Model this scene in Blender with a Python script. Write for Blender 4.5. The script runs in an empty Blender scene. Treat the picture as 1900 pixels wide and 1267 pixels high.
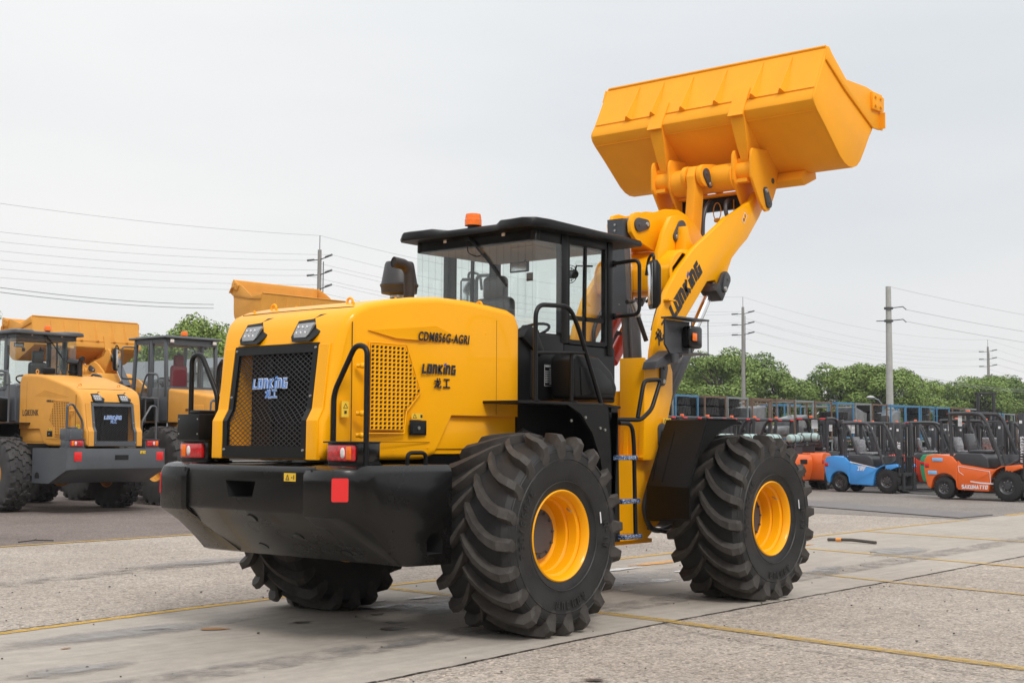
import bpy, bmesh, math, random
from mathutils import Vector, Matrix
R = math.radians
PI = math.pi
sc = bpy.context.scene
COL = sc.collection

# ------------------------------------------------------------------ camera
cam_d = bpy.data.cameras.new("camera")
cam = bpy.data.objects.new("camera", cam_d)
COL.objects.link(cam)
yaw, pitch, roll = R(40.634), R(3.994), R(0.307)
fw = Vector((math.cos(yaw) * math.cos(pitch), math.sin(yaw) * math.cos(pitch), math.sin(pitch)))
r0 = Vector((math.sin(yaw), -math.cos(yaw), 0))
u0 = r0.cross(fw)
rt = r0 * math.cos(roll) + u0 * math.sin(roll)
up = -r0 * math.sin(roll) + u0 * math.cos(roll)
cam.matrix_world = Matrix(((rt.x, up.x, -fw.x, -8.485), (rt.y, up.y, -fw.y, -8.375), (rt.z, up.z, -fw.z, 1.536), (0, 0, 0, 1)))
cam_d.sensor_width = 36
cam_d.lens = 2543.3 / 1900 * 36
cam_d.clip_start = 0.1
cam_d.clip_end = 3000
sc.camera = cam
cam_d.dof.use_dof = False

# ------------------------------------------------------------------ sky, sun, exposure
SUN_EL, SUN_AZ = R(46), R(-118)          # azimuth measured from +x, counter-clockwise
w = bpy.data.worlds.new("World")
sc.world = w
w.use_nodes = True
nt = w.node_tree
nt.nodes.clear()
def N(t, **k):
    n = nt.nodes.new(t)
    for a, b in k.items():
        setattr(n, a, b)
    return n
out = N('ShaderNodeOutputWorld')
bg = N('ShaderNodeBackground')
sky = N('ShaderNodeTexSky')
sky.sky_type = 'NISHITA'
sky.sun_disc = False
sky.sun_elevation = SUN_EL
sky.sun_rotation = PI / 2 - SUN_AZ
hs = N('ShaderNodeHueSaturation')
hs.inputs['Saturation'].default_value = 0.25
nt.links.new(sky.outputs[0], hs.inputs['Color'])
tc = N('ShaderNodeTexCoord')
sep = N('ShaderNodeSeparateXYZ')
nt.links.new(tc.outputs['Generated'], sep.inputs[0])
ramp = N('ShaderNodeValToRGB')           # overcast cloud layer: pale at the horizon, brighter overhead
e = ramp.color_ramp.elements
e[0].position = 0.0; e[0].color = (8.9, 8.75, 8.55, 1)
e[1].position = 0.10; e[1].color = (8.9, 8.9, 8.85, 1)
for p_, c_ in ((0.36, (8.7, 8.95, 9.2, 1)), (0.6, (12.8, 12.8, 13.0, 1)), (1.0, (17, 17, 17.2, 1))):
    q = e.new(p_); q.color = c_
nt.links.new(sep.outputs['Z'], ramp.inputs[0])
mp = N('ShaderNodeMapping'); mp.inputs['Scale'].default_value = (1.2, 1.2, 4.2)
nz = N('ShaderNodeTexNoise'); nz.inputs['Scale'].default_value = 1.3; nz.inputs['Detail'].default_value = 4; nz.inputs['Roughness'].default_value = .45
nt.links.new(tc.outputs['Generated'], mp.inputs[0]); nt.links.new(mp.outputs[0], nz.inputs['Vector'])
cr = N('ShaderNodeValToRGB')
cr.color_ramp.elements[0].position = .3; cr.color_ramp.elements[0].color = (.85, .88, .915, 1)
cr.color_ramp.elements[1].position = .7; cr.color_ramp.elements[1].color = (1.08, 1.07, 1.055, 1)
nt.links.new(nz.outputs['Fac'], cr.inputs[0])
mul = N('ShaderNodeMixRGB', blend_type='MULTIPLY'); mul.inputs[0].default_value = 1
nt.links.new(ramp.outputs[0], mul.inputs[1]); nt.links.new(cr.outputs[0], mul.inputs[2])
mx = N('ShaderNodeMixRGB'); mx.inputs[0].default_value = 0.93
nt.links.new(hs.outputs[0], mx.inputs[1]); nt.links.new(mul.outputs[0], mx.inputs[2])
nt.links.new(mx.outputs[0], bg.inputs[0])
bg.inputs[1].default_value = 0.10
nt.links.new(bg.outputs[0], out.inputs[0])

sd = bpy.data.lights.new("sun", 'SUN')
sd.energy = 1.75; sd.angle = R(14); sd.color = (1, .965, .92)
so = bpy.data.objects.new("sun", sd)
COL.objects.link(so)
sdir = Vector((math.cos(SUN_AZ) * math.cos(SUN_EL), math.sin(SUN_AZ) * math.cos(SUN_EL), math.sin(SUN_EL)))
so.rotation_euler = sdir.to_track_quat('Z', 'Y').to_euler()
so.location = (-20, -30, 40)
sc.view_settings.view_transform = 'Standard'
sc.view_settings.look = 'None'
sc.view_settings.exposure = 0.0
sc.view_settings.gamma = 1
sc.render.engine = 'CYCLES'
sc.cycles.max_bounces = 8
sc.cycles.transparent_max_bounces = 24
sc.cycles.use_denoising = True

# ------------------------------------------------------------------ materials
MATS = {}
def mat(name, col, rough=.5, metal=0., coat=0., var=.0, vscale=6., bump=0., bscale=40., emit=None, spec=.5, dust=0.):
    if name in MATS: return MATS[name]
    m = bpy.data.materials.new(name); m.use_nodes = True
    t = m.node_tree; b = t.nodes['Principled BSDF']
    b.inputs['Base Color'].default_value = (*col, 1)
    b.inputs['Roughness'].default_value = rough
    b.inputs['Metallic'].default_value = metal
    b.inputs['Coat Weight'].default_value = coat
    b.inputs['Coat Roughness'].default_value = .10
    b.inputs['Specular IOR Level'].default_value = spec
    c = t.nodes.new('ShaderNodeTexCoord')
    if var or dust:
        n = t.nodes.new('ShaderNodeTexNoise'); n.inputs['Scale'].default_value = vscale; n.inputs['Detail'].default_value = 8
        n.inputs['Roughness'].default_value = .65
        t.links.new(c.outputs['Object'], n.inputs['Vector'])
        r = t.nodes.new('ShaderNodeValToRGB')
        r.color_ramp.elements[0].position = .3; r.color_ramp.elements[1].position = .72
        lo = tuple(x * (1 - var) for x in col); hi = tuple(min(1, x * (1 + var) + dust * .06) for x in col)
        r.color_ramp.elements[0].color = (*lo, 1); r.color_ramp.elements[1].color = (*hi, 1)
        t.links.new(n.outputs['Fac'], r.inputs[0]); t.links.new(r.outputs[0], b.inputs['Base Color'])
        rr = t.nodes.new('ShaderNodeMapRange'); rr.inputs[3].default_value = rough * .85; rr.inputs[4].default_value = min(1, rough * 1.2)
        t.links.new(n.outputs['Fac'], rr.inputs[0]); t.links.new(rr.outputs[0], b.inputs['Roughness'])
    if bump:
        n2 = t.nodes.new('ShaderNodeTexNoise'); n2.inputs['Scale'].default_value = bscale; n2.inputs['Detail'].default_value = 4
        t.links.new(c.outputs['Object'], n2.inputs['Vector'])
        bp = t.nodes.new('ShaderNodeBump'); bp.inputs['Strength'].default_value = bump; bp.inputs['Distance'].default_value = .01
        t.links.new(n2.outputs['Fac'], bp.inputs['Height']); t.links.new(bp.outputs[0], b.inputs['Normal'])
    if emit:
        b.inputs['Emission Color'].default_value = (*emit[0], 1); b.inputs['Emission Strength'].default_value = emit[1]
    MATS[name] = m
    return m

def glass(name, tint, refl=.05, alpha_rough=.02):
    if name in MATS: return MATS[name]
    m = bpy.data.materials.new(name); m.use_nodes = True
    t = m.node_tree; t.nodes.clear()
    o = t.nodes.new('ShaderNodeOutputMaterial'); tr = t.nodes.new('ShaderNodeBsdfTransparent'); gl = t.nodes.new('ShaderNodeBsdfGlossy')
    tr.inputs[0].default_value = (*tint, 1); gl.inputs['Roughness'].default_value = alpha_rough
    fr = t.nodes.new('ShaderNodeLayerWeight'); fr.inputs[0].default_value = .5
    pw = t.nodes.new('ShaderNodeMath'); pw.operation = 'POWER'; pw.inputs[1].default_value = 4
    t.links.new(fr.outputs['Facing'], pw.inputs[0])
    ad = t.nodes.new('ShaderNodeMath'); ad.operation = 'MULTIPLY_ADD'; ad.inputs[1].default_value = .75; ad.inputs[2].default_value = refl
    t.links.new(pw.outputs[0], ad.inputs[0])
    ms = t.nodes.new('ShaderNodeMixShader')
    t.links.new(ad.outputs[0], ms.inputs[0]); t.links.new(tr.outputs[0], ms.inputs[1]); t.links.new(gl.outputs[0], ms.inputs[2])
    t.links.new(ms.outputs[0], o.inputs[0])
    MATS[name] = m
    return m

YEL = mat('yellow_paint', (.93, .405, .0015), .34, coat=.22, spec=.18, var=.03, vscale=1.5, bump=.015, bscale=9)
ORG = mat('orange_yellow_paint', (.92, .385, .020), .50, coat=.03, spec=.15, var=.05, vscale=2, bump=.03, bscale=14)
DUL = mat('dull_yellow_paint', (.70, .325, .055), .5, coat=.03, spec=.25, var=.08, vscale=2, bump=.02, bscale=12)
BLK = mat('black_paint', (.004, .0038, .0036), .20, coat=.3, spec=.35, var=.12, vscale=8, bump=.05, bscale=120)
FEN = mat('fender_black', (.006, .006, .006), .42, spec=.08, var=.3, vscale=5, bump=.05, bscale=90)
BLM = mat('black_satin', (.006, .006, .0062), .40, spec=.28, var=.2, vscale=6, bump=.03)
BLD = mat('black_cast', (.0045, .0042, .004), .26, coat=.25, spec=.32, var=.3, vscale=3, bump=.06, bscale=150, dust=.008)
GRY = mat('slate_grey_paint', (.078, .086, .096), .42, coat=.15, var=.1, vscale=4, bump=.03)
GRL = mat('pin_grey', (.060, .060, .066), .45, var=.1, bump=.03)
DRK = mat('void_shade', (.004, .004, .004), .8)  # near-black painted in for the shade inside openings and recesses
RUB = mat('tyre_rubber', (.016, .0152, .015), .58, spec=.35, var=.35, vscale=5, bump=.2, bscale=60, dust=.12)
RUB2 = mat('tyre_rubber_old', (.036, .034, .034), .7, var=.3, vscale=6, bump=.15, bscale=50, dust=.2)
CHR = mat('chrome', (.75, .75, .76), .12, metal=1)
BOL = mat('zinc_bolt', (.5, .49, .46), .35, metal=.9)
LAM = mat('lamp_glass', (.20, .205, .21), .12, coat=1, var=.15, vscale=60)
REDR = mat('red_reflector', (.72, .012, .012), .35, coat=.4)
REDL = mat('red_lens', (.55, .008, .010), .12, coat=1, var=.5, vscale=30, bump=.5, bscale=45)
AMB = mat('amber_lens', (.95, .17, .002), .22, coat=.2, var=.15, vscale=40)
WLE = mat('clear_lens', (.72, .66, .62), .1, coat=1, var=.3, vscale=50)
STK = mat('yellow_sticker', (.80, .50, .03), .5)
TXT = mat('black_lettering', (.02, .018, .018), .5)
BLU = mat('blue_lettering', (.035, .08, .42), .4)
LBL = mat('light_blue_lettering', (.12, .30, .72), .4)
WHT = mat('white_lettering', (.78, .78, .80), .5)
SEAT = mat('seat_fabric', (.05, .05, .055), .55, var=.3, vscale=20, bump=.4, bscale=18, coat=.6)
WRAP = mat('plastic_wrap', (.20, .20, .21), .22, var=.6, vscale=16, bump=1.0, bscale=14, coat=.8)
HEAD = mat('beige_headliner', (.36, .27, .21), .8, bump=.1)
INT = mat('cab_trim', (.02, .02, .021), .6)
HOS = mat('rubber_hose', (.02, .02, .021), .45)
GLS = glass('cab_glass', (.94, .965, .955))
LUG = mat('tyre_lug', (.047, .041, .036), .66, spec=.3, var=.35, vscale=9, bump=.25, bscale=70, dust=.15)
GLC = glass('clear_glass', (.90, .93, .92))
SRD = mat('red_paint', (.62, .045, .02), .35, coat=.4)
BWR = mat('blue_wrap', (.03, .06, .16), .2, var=.9, vscale=30, bump=1, bscale=40, coat=1)
def wrapmix():
    m = BWR; t = m.node_tree; b = t.nodes['Principled BSDF']
    c = t.nodes.new('ShaderNodeTexCoord'); v = t.nodes.new('ShaderNodeTexNoise'); v.inputs['Scale'].default_value = 34; v.inputs['Distortion'].default_value = 3
    t.links.new(c.outputs['Object'], v.inputs['Vector'])
    r = t.nodes.new('ShaderNodeValToRGB'); r.color_ramp.elements[0].position = .5; r.color_ramp.elements[1].position = .62
    r.color_ramp.elements[0].color = (.012, .02, .07, 1); r.color_ramp.elements[1].color = (.30, .42, .62, 1)
    t.links.new(v.outputs['Fac'], r.inputs[0]); t.links.new(r.outputs[0], b.inputs['Base Color'])
wrapmix()

# ------------------------------------------------------------------ mesh builder
def fillet(pts, r, n=5, closed=False):
    P = [Vector(p) for p in pts]; o = []
    L = len(P)
    for i in range(L):
        if not closed and i in (0, L - 1):
            o.append(P[i]); continue
        a, b, c = P[i - 1], P[i], P[(i + 1) % L]
        u = (a - b); v = (c - b)
        d = min(r, u.length * .49, v.length * .49)
        u.normalize(); v.normalize()
        s, t = b + u * d, b + v * d
        for k in range(n + 1):
            q = k / n
            o.append((s * (1 - q) + b * q) * (1 - q) + (b * (1 - q) + t * q) * q)
    return o

MOD = [None]
class MB:
    def __init__(s):
        s.v = []; s.f = []; s.m = []
    def add(s, vs, fs, mi=0):
        k = len(s.v)
        s.v += [tuple(v) for v in vs]
        s.f += [tuple(i + k for i in f) for f in fs]
        s.m += [mi] * len(fs)
        return s
    def _bm(s, vs, fs, bev, seg, mi, ang=25):
        if not bev: return s.add(vs, fs, mi)
        bm = bmesh.new()
        V = [bm.verts.new(v) for v in vs]
        for f in fs: bm.faces.new([V[i] for i in f])
        bmesh.ops.recalc_face_normals(bm, faces=bm.faces)
        es = [e for e in bm.edges if len(e.link_faces) == 2 and e.calc_face_angle(0) > R(ang)]
        bmesh.ops.bevel(bm, geom=es, offset=bev, segments=seg, profile=.5, affect='EDGES', clamp_overlap=True)
        bm.verts.index_update()
        s.add([v.co[:] for v in bm.verts], [[v.index for v in f.verts] for f in bm.faces], mi)
        bm.free()
        return s
    def box(s, x0, x1, y0, y1, z0, z1, bev=0, seg=2, mi=0, rot=None):
        vs = [(x, y, z) for x in (x0, x1) for y in (y0, y1) for z in (z0, z1)]
        if rot:
            c = Vector(((x0 + x1) / 2, (y0 + y1) / 2, (z0 + z1) / 2)); M_ = Matrix.Rotation(rot[0], 3, rot[1])
            vs = [tuple(M_ @ (Vector(v) - c) + c) for v in vs]
        fs = [(0, 1, 3, 2), (4, 6, 7, 5), (0, 4, 5, 1), (2, 3, 7, 6), (0, 2, 6, 4), (1, 5, 7, 3)]
        return s._bm(vs, fs, bev, seg, mi)
    def prism(s, pts, plane, a, b, bev=0, seg=2, mi=0, ang=25):
        def P(u, v, w_):
            return {'xz': (u, w_, v), 'xy': (u, v, w_), 'yz': (w_, u, v)}[plane]
        n = len(pts)
        vs = [P(u, v, a) for u, v in pts] + [P(u, v, b) for u, v in pts]
        fs = [tuple(range(n)), tuple(range(2 * n - 1, n - 1, -1))] + [(i, (i + 1) % n, (i + 1) % n + n, i + n) for i in range(n)]
        return s._bm(vs, fs, bev, seg, mi, ang)
    def loft(s, rings, mi=0, cap=True, closed=True):
        n = len(rings[0]); vs = [p for r_ in rings for p in r_]; fs = []
        for j in range(len(rings) - 1):
            for i in range(n if closed else n - 1):
                a = j * n + i; b = j * n + (i + 1) % n
                fs.append((a, b, b + n, a + n))
        if cap:
            fs.append(tuple(range(n))); fs.append(tuple(range((len(rings) - 1) * n, len(rings) * n)))
        return s.add(vs, fs, mi)
    def tube(s, path, r, n=10, mi=0, cap=True, flat=1.0):
        P = [Vector(p) for p in path]; rings = []
        t0 = (P[1] - P[0]).normalized()
        ref = Vector((0, 0, 1)) if abs(t0.z) < .9 else Vector((1, 0, 0))
        u = t0.cross(ref).normalized()
        for i, p in enumerate(P):
            t = ((P[min(i + 1, len(P) - 1)] - p).normalized() + (p - P[max(i - 1, 0)]).normalized())
            if t.length < 1e-6: t = t0
            t.normalize()
            u = (u - t * u.dot(t)).normalized(); v = t.cross(u)
            rr = r[i] if isinstance(r, (list, tuple)) else r
            rings.append([p + (u * math.cos(2 * PI * k / n) + v * math.sin(2 * PI * k / n) * flat) * rr for k in range(n)])
        return s.loft(rings, mi, cap)
    def cyl(s, p0, p1, r0, r1=None, n=20, mi=0):
        p0, p1 = Vector(p0), Vector(p1)
        t = (p1 - p0).normalized(); ref = Vector((0, 0, 1)) if abs(t.z) < .9 else Vector((1, 0, 0))
        u = t.cross(ref).normalized(); v = t.cross(u)
        r1 = r0 if r1 is None else r1
        rings = [[p + (u * math.cos(2 * PI * k / n) + v * math.sin(2 * PI * k / n)) * r for k in range(n)] for p, r in ((p0, r0), (p1, r1))]
        return s.loft(rings, mi)
    def lathe(s, prof, o, n=48, mi=0, axis='y', cap=False):
        rings = []
        for a, r in prof:
            ring = []
            for k in range(n):
                c, q = math.cos(2 * PI * k / n) * r, math.sin(2 * PI * k / n) * r
                ring.append({'y': (o[0] + c, o[1] + a, o[2] + q), 'z': (o[0] + c, o[1] + q, o[2] + a), 'x': (o[0] + a, o[1] + c, o[2] + q)}[axis])
            rings.append(ring)
        return s.loft(rings, mi, cap)
    def sphere(s, c, r, n=12, sc_=(1, 1, 1), mi=0):
        rings = []
        for j in range(n // 2 + 1):
            a = PI * j / (n // 2); rr = max(math.sin(a), 1e-3)
            rings.append([(c[0] + math.cos(2 * PI * k / n) * rr * r * sc_[0], c[1] + math.sin(2 * PI * k / n) * rr * r * sc_[1], c[2] + math.cos(a) * r * sc_[2]) for k in range(n)])
        return s.loft(rings, mi, False)
    def strokes(s, lines, width, fn, depth=.003, mi=0, closed=()):
        """thick 2-D strokes with mitred corners; fn(u,v,d) -> 3-D point"""
        for li, L in enumerate(lines):
            P = [Vector(p) for p in L]; cl = li in closed; n = len(P); A = []; B = []
            for i in range(n):
                pa = P[i - 1] if (i > 0 or cl) else None
                pb = P[(i + 1) % n] if (i < n - 1 or cl) else None
                d1 = (P[i] - pa).normalized() if pa is not None else (pb - P[i]).normalized()
                d2 = (pb - P[i]).normalized() if pb is not None else d1
                nn = Vector((-d1.y, d1.x)) + Vector((-d2.y, d2.x)); nn.normalize()
                k = width / 2 / max(.5, nn.dot(Vector((-d1.y, d1.x))))
                A.append(P[i] + nn * k); B.append(P[i] - nn * k)
            for i in range(n if cl else n - 1):
                j = (i + 1) % n
                q = [A[i], A[j], B[j], B[i]]
                vs = [fn(p.x, p.y, 0) for p in q] + [fn(p.x, p.y, depth) for p in q]
                s.add(vs, [(0, 1, 2, 3), (7, 6, 5, 4), (0, 4, 5, 1), (1, 5, 6, 2), (2, 6, 7, 3), (3, 7, 4, 0)], mi)
        return s
    def build(s, name, mats, parent=None, xf=None, smooth=38, **kw):
        me = bpy.data.meshes.new(name)
        if MOD[0]: s.v = [MOD[0](v) for v in s.v]
        vs = s.v if xf is None else [tuple(xf @ Vector(v)) for v in s.v]
        me.from_pydata(vs, [], s.f)
        mats = mats if isinstance(mats, (list, tuple)) else [mats]
        for m_ in mats: me.materials.append(m_)
        for p, i in zip(me.polygons, s.m): p.material_index = i
        bm = bmesh.new(); bm.from_mesh(me); bmesh.ops.recalc_face_normals(bm, faces=bm.faces); bm.to_mesh(me); bm.free()
        if smooth:
            me.polygons.foreach_set('use_smooth', [True] * len(me.polygons))
            me.set_sharp_from_angle(angle=R(smooth))
        me.update()
        o = bpy.data.objects.new(name, me); COL.objects.link(o)
        if parent: o.parent = parent
        for k, v in kw.items(): o[k] = v
        return o

def tag(o, label, cat, group=None, kind=None):
    o['label'] = label; o['category'] = cat
    if group: o['group'] = group
    if kind: o['kind'] = kind
    return o
def thing(name, label, cat, loc=(0, 0, 0), rz=0, group=None, s=1.0):
    o = bpy.data.objects.new(name, None); COL.objects.link(o)
    o.location = loc; o.rotation_euler = (0, 0, rz); o.scale = (s, s, s); o.empty_display_size = .2
    return tag(o, label, cat, group)
def struct(mb, name, m, **k):
    o = mb.build(name, m, **k); o['kind'] = 'structure'; return o
def dup(root, loc=None, rz=None, label=None, group=None):
    r = root.copy(); COL.objects.link(r)
    if loc is not None: r.location = loc
    if rz is not None: r.rotation_euler = (0, 0, rz)
    if label: r['label'] = label
    if group: r['group'] = group
    for ch in root.children:
        c = ch.copy(); COL.objects.link(c); c.parent = r
        for g in ch.children:
            d = g.copy(); COL.objects.link(d); d.parent = c
    return r
def each(mb, name, m, parent, xf=None):
    """one object per connected piece"""
    par = list(range(len(mb.v)))
    def find(i):
        while par[i] != i: par[i] = par[par[i]]; i = par[i]
        return i
    for f in mb.f:
        a = find(f[0])
        for q in f[1:]:
            b = find(q)
            if a != b: par[b] = a
    groups = {}
    for f, mi in zip(mb.f, mb.m): groups.setdefault(find(f[0]), []).append((f, mi))
    for fs in groups.values():
        ids = {}; n = MB()
        for f, mi in fs:
            for q in f:
                if q not in ids: ids[q] = len(ids); n.v.append(mb.v[q])
            n.f.append(tuple(ids[q] for q in f)); n.m.append(mi)
        o = n.build(name, m, parent, xf=xf)
    return o
EACH = {'bolt', 'drain_plug', 'pin_plate', 'hose_fitting', 'lamp_diode', 'pressed_panel', 'hydraulic_lines', 'brake_hose', 'boom_hose', 'bucket_hose', 'dust_cap', 'badge_recess', 'hinge', 'panel_seam'}
def boolean(ob, cutter, solver='EXACT'):
    md = ob.modifiers.new('b', 'BOOLEAN'); md.operation = 'DIFFERENCE'; md.solver = solver; md.object = cutter
    try: md.material_mode = 'TRANSFER'
    except Exception: pass
    dg = bpy.context.evaluated_depsgraph_get(); dg.update()
    me = bpy.data.meshes.new_from_object(ob.evaluated_get(dg), depsgraph=dg)
    ob.modifiers.clear(); ob.data = me
    me.polygons.foreach_set('use_smooth', [True] * len(me.polygons))
    me.set_sharp_from_angle(angle=R(30))
    bpy.data.objects.remove(cutter)

# ------------------------------------------------------------------ lettering
GL = {  # blocky company lettering, drawn as strokes in a .62 x 1 box
 'L': [[(.1, 1), (.1, .1), (.6, .1)]], 'O': [[(.1, .1), (.55, .1), (.55, .9), (.1, .9)]],
 'N': [[(.1, 0), (.1, .9), (.42, .9), (.54, .75), (.54, 0)]], 'K': [[(.1, 0), (.1, 1)], [(.58, .98), (.14, .48), (.60, .02)]],
 'I': [[(.1, 0), (.1, .78)]], 'G': [[(.58, .9), (.1, .9), (.1, .1), (.55, .1), (.55, .48), (.34, .48)]],
 'J': [[(.15, .9), (.62, .9)], [(.42, .9), (.42, .12), (.05, .12)]], 'R': [[(.1, 0), (.1, .9), (.55, .9), (.55, .5), (.14, .5)], [(.3, .48), (.58, .02)]],
 'F': [[(.6, .9), (.1, .9), (.1, 0)], [(.1, .5), (.5, .5)]], 'S': [[(.56, .9), (.1, .9), (.1, .52), (.55, .48), (.55, .1), (.08, .1)]],
 'A': [[(.04, 0), (.3, .98), (.58, 0)], [(.16, .3), (.46, .3)]], 'U': [[(.1, 1), (.1, .1), (.55, .1), (.55, 1)]],
 'M': [[(.06, 0), (.08, .95), (.32, .3), (.56, .95), (.58, 0)]], 'T': [[(.0, .9), (.64, .9)], [(.32, .9), (.32, 0)]],
}
LONG_CH = [[(0.5, 6.6), (9.5, 6.6)], [(4.6, 9.6), (4.3, 6.5), (3.0, 3), (0.6, .4)], [(5.7, 6.5), (5.7, 1.3), (6.2, .7), (9.3, .7), (9.5, 2.6)], [(8.9, 5.2), (3.6, 1.6)], [(6.9, 9.3), (8.5, 8.0)]]
GONG_CH = [[(1, 8.6), (9, 8.6)], [(5, 8.6), (5, 1.2)], [(0.2, 1.2), (9.8, 1.2)]]
def frame_fn(o, ux, uy, n, slant=0.):
    o, ux, uy, n = Vector(o), Vector(ux), Vector(uy), Vector(n)
    return lambda u, v, d: tuple(o + ux * (u + slant * v) + uy * v + n * (d + .001))
def word(mb, text, h, fn, wd=.2, mi=0, depth=.003, adv=.78, flag=None, flag_mi=1):
    x = 0
    for ch in text:
        if ch == ' ': x += adv * .6; continue
        ls = [[((x + a) * h, b * h) for a, b in l] for l in GL[ch]]
        mb.strokes(ls, wd * h, fn, depth, mi, closed=(0,) if ch == 'O' else ())
        if ch == 'I' and flag:
            q = [(x - .02, .88), (x + .30, 1.0), (x + .34, 1.24), (x + .02, 1.12)]
            vs = [fn(a * h, b * h, 0) for a, b in q] + [fn(a * h, b * h, depth) for a, b in q]
            mb.add(vs, [(0, 1, 2, 3), (7, 6, 5, 4), (0, 4, 5, 1), (1, 5, 6, 2), (2, 6, 7, 3), (3, 7, 4, 0)], flag_mi)
        x += .36 if ch == 'I' else adv * (.88 if ch == 'L' else 1.02 if ch == 'M' else 1)
    return x * h
def wlen(text, h, adv=.78):
    return sum(.36 if c == 'I' else adv for c in text) * h
def font_text(name, body, size, M4, m, parent, off=.0, sx=1.0):
    cu = bpy.data.curves.new(name, 'FONT'); cu.body = body; cu.size = size; cu.extrude = .001; cu.offset = off; cu.space_character = 1.12; cu.resolution_u = 3
    ob = bpy.data.objects.new('tmp', cu); COL.objects.link(ob)
    dg = bpy.context.evaluated_depsgraph_get(); dg.update()
    me = bpy.data.meshes.new_from_object(ob.evaluated_get(dg), depsgraph=dg); bpy.data.objects.remove(ob)
    me.transform(Matrix.Diagonal((sx, 1, 1, 1))); me.transform(M4); me.materials.clear(); me.materials.append(m)
    o = bpy.data.objects.new(name, me); COL.objects.link(o); o.parent = parent
    return o
def M4(o, ux, uy, n):
    o, ux, uy, n = Vector(o), Vector(ux), Vector(uy), Vector(n)
    return Matrix(((ux.x, uy.x, n.x, o.x), (ux.y, uy.y, n.y, o.y), (ux.z, uy.z, n.z, o.z), (0, 0, 0, 1)))
# ------------------------------------------------------------------ wheels
def make_tyre_mb(sty):
    """sty: dict R (lug tip radius), hw half width, rr rim radius, kind, y sign = outboard"""
    mb = MB(); Rr, hw, rr = sty['R'], sty['hw'], sty['rr']
    lug = sty['kind'] == 'agri'
    cr = Rr - (.072 if lug else .03)
    k = hw / .375
    prof = [(-.30 * k, rr - .02), (-.325 * k, rr), (-.335 * k, rr + .012), (-.352 * k, rr + .10 * (cr - rr) / .4), (-.372 * k, rr + .22 * (cr - rr) / .4), (-.375 * k, cr - .12), (-.36 * k, cr - .055), (-.325 * k, cr - .02), (-.22 * k, cr - .004), (0, cr)]
    prof = prof + [(-a, r) for a, r in prof[-2::-1]]
    mb.lathe(prof, (0, 0, 0), 96)
    if lug:
        st = [  # y_base, r_base, y_top, r_top, angle offset, half width base, half width top
            (-.02, cr - .004, -.012, Rr - .010, -.02, .034, .018), (.04, cr - .004, .04, Rr, .085, .044, .027),
            (.11, cr - .004, .11, Rr, .190, .045, .028), (.19, cr - .006, .19, Rr - .002, .275, .047, .029),
            (.26, cr - .012, .265, Rr - .006, .330, .052, .031), (.325, cr - .022, .342, Rr - .014, .362, .060, .033),
            (.362, cr - .06, .392, Rr - .066, .374, .066, .034), (.372, cr - .10, .390, Rr - .115, .382, .062, .032), (.374, cr - .15, .377, Rr - .165, .388, .034, .02)]
        n = sty.get('n', 20)
        for s_ in (-1, 1):
            for i in range(n):
                a0 = 2 * PI * (i + (.5 if s_ > 0 else 0)) / n
                rings = []
                for yb, rb, yt, rt_, da, wb, wt in st:
                    a = a0 + da * sty.get('sweep', 1.0); q = []
                    for y_, r_, w_ in ((yb, rb, -wb), (yt, rt_, -wt), (yt, rt_, wt), (yb, rb, wb)):
                        aa = a + w_ / .8; q.append((r_ * math.cos(aa), s_ * y_ * k, r_ * math.sin(aa)))
                    rings.append(q)
                mb.loft(rings, 1)
    else:
        n = sty.get('n', 20)
        st = [(.0, 0.0, .10), (.08, -.03, .11), (.10, -.10, .10), (.19, -.12, .10), (.21, -.05, .10), (.30, -.03, .105), (.345, -.03, .11)]
        for s_ in (-1, 1):
            for i in range(n):
                a0 = 2 * PI * (i + (.5 if s_ > 0 else 0)) / n; rings = []
                for j, (y_, da, wd) in enumerate(st):
                    a = a0 + da; q = []
                    rt_ = Rr - (.015 if j == len(st) - 1 else 0); rb = cr - (.02 if j >= len(st) - 2 else .004)
                    for r_, w_ in ((rb, -wd), (rt_, -wd * .86), (rt_, wd * .86), (rb, wd)):
                        aa = a + w_ * PI / n / .125 * .72 * .5 * 1.7; q.append((r_ * math.cos(aa), s_ * y_ * k * 1.04, r_ * math.sin(aa)))
                    rings.append(q)
                q = []
                for r_, w_ in ((cr - .10, -.1), (cr - .11, -.08), (cr - .11, .08), (cr - .10, .1)):
                    aa = a0 - .03 + w_ * PI / n / .125 * .6; q.append((r_ * math.cos(aa), s_ * hw * 1.005, r_ * math.sin(aa)))
                rings.append(q); mb.loft(rings)
    return mb

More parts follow.
